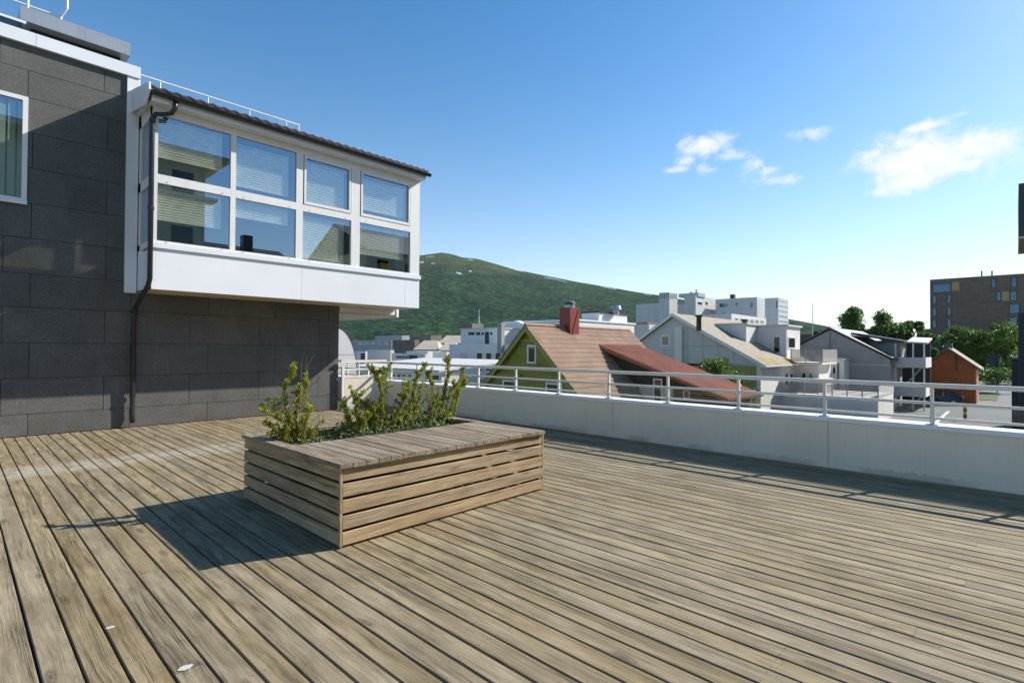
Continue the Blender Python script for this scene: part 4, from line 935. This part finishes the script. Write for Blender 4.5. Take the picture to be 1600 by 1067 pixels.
# --- car
def car(cx, cy, gz):
    t = thing('parked_car', 'dark hatchback parked in front of the orange house', 'car', (cx, cy, gz))
    prof = [(-2.05, .32), (-2.08, .62), (-1.95, .86), (-1.15, .98), (-.45, 1.42), (.35, 1.50), (1.3, 1.44), (1.85, 1.02), (2.05, .9), (2.08, .45), (1.98, .3)]
    n = len(prof); m = MB(); rows = []
    for (xo, k) in ((-.86, .0), (-.78, .0), (.78, 0), (.86, 0)):
        ins = abs(xo) > .8
        rows.append([(cx+xo*(1 if z < 1 else .84), cy-yy*(.985 if ins else 1), gz+(z if not ins else .3+(z-.3)*.95)) for yy, z in prof])
    i = len(m.v)
    for r_ in rows: m.v += r_
    for a in range(3):
        for b in range(n): m.f.append([i+a*n+b, i+a*n+(b+1) % n, i+(a+1)*n+(b+1) % n, i+(a+1)*n+b])
    m.f.append(list(range(i, i+n))); m.f.append(list(range(i+3*n, i+4*n)))
    m.build('body', M['carpaint'], t)
    xs = cx-.80
    for (a, b, c_, d_) in ((-.95, -.45, -.02, -.02), (.04, .04, .66, .66), (.72, .72, 1.1, 1.45)):
        MB().prism([(xs-.075, cy-a, gz+1.0), (xs+.04, cy-b, gz+1.36), (xs+.04, cy-c_, gz+1.38), (xs-.075, cy-d_, gz+1.0)], (.02, 0, 0)).build('window', M['glass2'], t)
    for yy in (-1.3, 1.3):
        for s in (-1, 1):
            m = MB(); m.tube([(cx+s*.70, cy-yy, gz+.32), (cx+s*.875, cy-yy, gz+.32)], .32, 16); wh = m.build('wheel', M['black'], t); m = MB(); m.tube([(cx+s*.86, cy-yy, gz+.32), (cx+s*.885, cy-yy, gz+.32)], .2, 12); m.build('rim', M['steel'], wh)
    for s in (-.6, .6):
        B('tail_light', M['redmetal'], t, (cx+s-.15, cx+s+.15, cy-2.09, cy-1.98, gz+.8, gz+.95)); B('headlight', M['steel'], t, (cx+s-.15, cx+s+.15, cy+1.97, cy+2.07, gz+.66, gz+.78))
car(74, 6.0, GZ+.004)
for k in range(7):
    x = 52+k*2.6; B('parking_line', M['linepaint'], None, (x, x+.14, 5.2, 10.0, GZ+.004, GZ+.010), kind='structure')
B('road_marking', M['linepaint'], None, (50, 66, 4.5, 4.75, GZ+.004, GZ+.011), kind='structure')
ys = onZ(1508, 657, GZ); yp = thing('striped_post', 'yellow and black striped post standing in the parking lot', 'post', (ys.x, ys.y, GZ))
for k in range(5): B('band', M['yellow'] if k % 2 == 0 else M['black'], yp, (ys.x-.12, ys.x+.12, ys.y-.12, ys.y+.12, GZ+.006+k*.25, GZ+.006+(k+1)*.25-.002))
B('grass_verge', M['weed'], None, (84, 100, 1.5, 3.6, GZ, GZ+.05), kind='structure')

# --- brown brick block
XB = dep(1453, 437, 130).x; q = onX(1453, 437, XB); q2 = onX(1640, 420, XB)
bb = thing('brick_apartment_block', 'large brown brick apartment block on the right skyline', 'building', (XB+8, (q.y+q2.y)/2, GZ))
B('wall', M['brick'], bb, (XB, XB+18, q2.y, q.y, GZ, q.z))
W_ = [(1457, 444, 1486, 456.5), (1457, 462, 1463, 475), (1480, 461, 1486, 474), (1457, 481, 1463, 494), (1480, 480, 1486, 493), (1457, 500, 1463, 513), (1480, 499, 1486, 512), (1549, 436, 1556, 450), (1580, 434, 1589, 449), (1557, 456, 1564, 470), (1578, 455, 1589, 470), (1577, 475, 1593, 490), (1577, 496, 1593, 510), (1438, 521, 1444, 528), (1457, 520, 1463, 528), (1480, 519, 1486, 528)]
bl = glass_mat('blue_glass', .14, (.2, .3, .35), (.3, .55, .9))
for r in W_: win_x(bb, XB, r, fm=M['black'], gm=bl, d=.12)
for r in ((1487, 441, 1499, 454), (1565, 456, 1577, 470)):
    a = onX(r[0], r[1], XB); b = onX(r[2], r[3], XB); B('ochre_panel', M['ochre'], bb, (XB-.06, XB-.002, b.y, a.y, b.z, a.z))
a = onX(1432, 514, XB-2); B('low_wing', M['brick'], bb, (XB-2, XB-.003, q.y-18, a.y, GZ, a.z))
a = onX(1428, 524, XB-4); B('terrace_wall', M['stucco2'], bb, (XB-4, XB-2.01, q.y-18, a.y, GZ, a.z-.3))
for x in (1534, 1550): a = onX(x, 430, XB+3); m = MB(); m.tube([(a.x, a.y, a.z-2), (a.x, a.y, a.z+1)], .15, 6); m.build('flue', M['black'], bb)
# --- white complex on the skyline
wc = thing('white_complex', 'large white panelled complex of stepped blocks on the skyline', 'building', dep(1110, 545, 160)); wc.location.z = GZ; LOC[wc.name] = Vector(wc.location)
def cb(l, c, r, top, d, mat=None): return block('', '', '', l, c, r, top, d, mat or M['panelwhite'], parent=wc, part='block')[1]
cb(994, 1031, 1036, 473.5, 165)
Pt = cb(1030, 1046, 1058.5, 456.5, 158)
for k in range(5): win_x(wc, Pt.x, (1031+k*3, 458, 1033.4+k*3, 468))
for k in range(4): win_y(wc, Pt.y, (1047+k*2.9, 458, 1049.3+k*2.9, 468))
cb(1055, 1070, 1075, 475, 170, M['greyblue']); 
Pb = cb(1069, 1087, 1123, 461.5, 152, M['stucco2']); win_x(wc, Pb.x, (1088, 470, 1088.1, 471)) if False else None
win_y(wc, Pb.y, (1090, 471, 1097, 477)); win_y(wc, Pb.y, (1102, 471, 1106, 477))
Pl = cb(1118, 1183, 1198, 464, 150)
for r in ((1124, 474, 1133, 480), (1134, 474.5, 1137, 479), (1149, 473, 1153, 478), (1173, 472, 1176.5, 481), (1128, 489, 1134, 492)): win_x(wc, Pl.x, r, fm=M['greyblue'], gm=bl)
Pe = cb(1195, 1216, 1232, 465, 143)
for k in range(5): win_y(wc, Pe.y, (1217.5, 468+k*8, 1230.5, 473+k*8), gm=bl)
win_x(wc, Pe.x, (1212, 470, 1215, 482), gm=bl)
Pf = cb(1085, 1143, 1197, 490, 120, M['stucco'])
for k in range(6): win_y(wc, Pf.y, (1148+k*8, 496+k*.8, 1153.5+k*8, 506))
win_x(wc, Pf.x, (1134, 500, 1141, 503)); win_x(wc, Pf.x, (1110, 494, 1117, 497))
q = dep(1088, 461, 154); m = MB(); m.box(q.x-1, q.x+4, q.y-1, q.y+5, q.z-.5, q.z+.6); m.tube([q, q+Vector((0, 0, 1.6))], .25, 6); m.tube([q+Vector((1, 2, 0)), q+Vector((1, 2, 1.2))], .3, 6); m.build('roof_plant', M['galv'], wc)
q = dep(1147, 464, 155); B('flue', M['black'], wc, (q.x, q.x+1.2, q.y, q.y+1.2, q.z-2, q.z+.8))
fp = dep(1270, 520, 110); m = MB(); m.tube([(fp.x, fp.y, GZ), (fp.x, fp.y, dep(1270, 476, 110).z)], .16, 8, .07)
fl = thing('flagpole', 'tall bare white flagpole right of the white complex', 'flagpole', (fp.x, fp.y, GZ)); m.build('pole', M['white'], fl); m = MB(); m.tube([(fp.x, fp.y, dep(1270, 476, 110).z), (fp.x, fp.y, dep(1270, 475, 110).z)], .14, 8); m.build('finial', M['steel'], fl)
block('far_dark_roof', 'dark far roof low behind the flagpole', 'building', 1250, 1275, 1300, 522, 130, M['tile_black'])
block('far_dark_hall', 'dark hall behind the garden trees below the brick block', 'building', 1440, 1556, 1562, 529, 112, M['tile_black'])
# --- dark building at the right edge
db = thing('dark_edge_building', 'dark building with projecting box at the right picture edge', 'building', (46, -6, GZ))
B('wall', M['tile_black'], db, (36, 58, -14, -.75, GZ, 14)); B('low_wing', M['tile_black'], db, (40, 58, -.749, .12, GZ, 1.2)); B('stair_wall', M['tile_black'], db, (38, 39.9, -.749, -.15, GZ, 3.6))
B('projecting_box', M['tile_black'], db, (34.5, 40, -3, -.17, 7.0, 9.5)); B('box_soffit', M['soffit'], db, (34.48, 40, -3, -.16, 6.9, 6.998))

# ------------------------------------------------------------------ trees
def tree(label, base, h, cw, mat, n, leafs, seed, group, spiky=False):
    rg = random.Random(seed); x, y, z = base; t = thing('tree', label, 'tree', base, group)
    m = MB(); m.tube([(x, y, z), (x+.1, y, z+h*.4), (x, y+.1, z+h*.8)], h*.025, 7, h*.008)
    tips = []
    for k in range(11):
        a = rg.uniform(0, 6.28); f = rg.uniform(.3, .75); r = cw*rg.uniform(.55, .95)*(1-abs(f-.5)*.8)
        p0 = Vector((x, y, z+h*f*.8)); p1 = Vector((x+r*math.cos(a), y+r*math.sin(a), z+h*min(.97, f+rg.uniform(.1, .25)))); m.tube([p0, (p0+p1)/2+Vector((0, 0, -.1*r)), p1], h*.009, 5, h*.003); tips.append(p1)
    m.build('trunk', M['bark'], t)
    cl = []
    for k in range(26):
        a = rg.uniform(0, 6.28); f = rg.random()**.8; zz = z+h*(.28+.7*f); rr = cw*math.sqrt(rg.random())*(1.0-.75*max(0, f-.35)/.65 if spiky else math.sqrt(max(.05, 1-(f-.45)**2*2.6)))
        cl.append((Vector((x+rr*math.cos(a), y+rr*math.sin(a), zz)), rg.uniform(.16, .34)*cw))
    cl += [(p, .28*cw) for p in tips]; m = MB()
    for k in range(n):
        c_, r = rg.choice(cl); v = Vector((rg.gauss(0, 1), rg.gauss(0, 1), rg.gauss(0, 1)*(1.3 if spiky else .75))); v = v.normalized()*r*(rg.random()**.45)
        p = c_+v; d = (v.normalized()+Vector((rg.uniform(-1, 1), rg.uniform(-1, 1), rg.uniform(-.4, 1)))).normalized(); a = d.orthogonal().normalized(); a.rotate(Matrix.Rotation(rg.uniform(0, 6.28), 3, d)); s = leafs*rg.uniform(.6, 1.3)
        m.poly([p, p+d*s*.5+a*s*.33, p+d*s, p+d*s*.5-a*s*.33])
    m.build('crown', mat, t, fix=False); return t
def tb_(px_, d): p = dep(px_, 545, d); return (p.x, p.y, GZ)
G1 = 'dark trees on the skyline'
for (px_, top, wpx, d, lab, sd) in ((1332, 484, 24, 105, 'leftmost and tallest dark tree on the right skyline', 11), (1382, 491, 27, 105, 'middle dark tree on the right skyline', 12), (1415, 497, 18, 105, 'smallest dark tree, right of the skyline group', 13), (1278, 517, 10, 112, 'small tree top showing beside the flagpole', 14)):
    b = tb_(px_, d); h = dep(px_, top, d).z-GZ; tree(lab, b, h, wpx*1.2/F*d, M['tree1'], 7000, .45, sd, G1, True)
G2 = 'bright garden trees by the orange house'
for (px_, top, wpx, d, lab, sd) in ((1503, 514, 28, 88, 'bright green tree directly behind the orange house', 21), (1558, 508, 30, 84, 'broad bright tree right of the orange house', 22), (1588, 512, 22, 95, 'bright tree at the far right beside the dark building', 23), (1447, 522, 14, 100, 'small green tree left of the orange house roof', 24)):
    b = tb_(px_, d); h = dep(px_, top, d).z-GZ; tree(lab, b, h, wpx/F*d, M['tree2'], 6500, .36, sd, G2)
b = onZ(1560, 590, GZ); b = dep(1558, 585, 74); tree('low round bush beside the drive right of orange house', (b.x, b.y, GZ), 3.2, 2.2, M['tree1'], 2500, .25, 31, None)
b = dep(1120, 575, 41); tree('light green bush between red roof and grey gable house', (b.x, b.y, GZ), b.z-GZ+.45, 1.7, M['tree2'], 3500, .2, 32, None)
b = dep(1165, 600, 40); tree('small bush below the grey gable', (b.x, b.y, GZ), b.z-GZ-.3, 1.0, M['tree2'], 1200, .2, 33, None)

# ------------------------------------------------------------------ buildings behind the camera (seen mirrored in the glass)
ra = thing('cream_apartment_house', 'cream apartment house with balcony seen mirrored in the left panes', 'building', (6, -28, GZ))
B('wall', M['yellowwall'], ra, (-4, 13.2, -34, -22, GZ, 15.5)); B('eave', M['soffit'], ra, (-4.5, 14.4, -34.5, -20.4, 15.5, 15.9)); B('balcony', M['stucco2'], ra, (4, 13.6, -21.99, -20.3, 12.4, 12.6))
for z in (13.1, 13.5): B('balcony_rail', M['steel'], ra, (4, 13.6, -20.36, -20.3, z, z+.06))
for x in range(4, 14, 2): B('balcony_post', M['steel'], ra, (x, x+.06, -20.36, -20.3, 12.6, 13.5))
for x in (5, 8, 11):
    for z in (4.5, 8.6, 12.7): B('window', M['glass2'], ra, (x, x+1.4, -21.985, -21.95, z, z+1.9))
rc = thing('cream_gable_house', 'cream house with dark roof seen mirrored in the right panes', 'house', (29, -21, GZ))
B('wall', M['yellowwall'], rc, (23.6, 35, -26, -16, GZ, 9.8)); MB().prism([(23.3, -15.5, 9.7), (23.3, -26.5, 9.7), (23.3, -21, 12.6)], (12, 0, 0)).build('roof', M['tile_black'], rc)
for x in (24.6, 27.4): B('window', M['glass2'], rc, (x, x+1.1, -15.99, -15.95, 7.2, 9.0))
rd = thing('black_roof_house', 'house with low black roof and chimney seen mirrored in the middle panes', 'house', (20, -35, GZ))
B('wall', M['stucco2'], rd, (16, 24, -40, -30, GZ, 9.4)); MB().prism([(15.6, -29.5, 9.3), (15.6, -40.5, 9.3), (15.6, -35, 11.9)], (8.8, 0, 0)).build('roof', M['tile_black'], rd); B('chimney', M['black'], rd, (20, 20.9, -34, -33.1, 10, 12.8))

# ------------------------------------------------------------------ air
hz = MB().box(-5600, 5600, -5600, 5600, GZ-3, 900).build('haze', None or M['snow'], kind='stuff', label='thin summer haze over the town', cat='haze')
hm = bpy.data.materials.new('haze_air'); hm.use_nodes = True; t = hm.node_tree; t.nodes.clear()
pv = N(t, 'ShaderNodeVolumePrincipled', Density=2.2e-5); pv.inputs['Color'].default_value = (.86, .93, 1, 1); pv.inputs['Anisotropy'].default_value = .2
ho = N(t, 'ShaderNodeOutputMaterial'); t.links.new(pv.outputs[0], ho.inputs['Volume'])
hz.data.materials.clear(); hz.data.materials.append(hm)
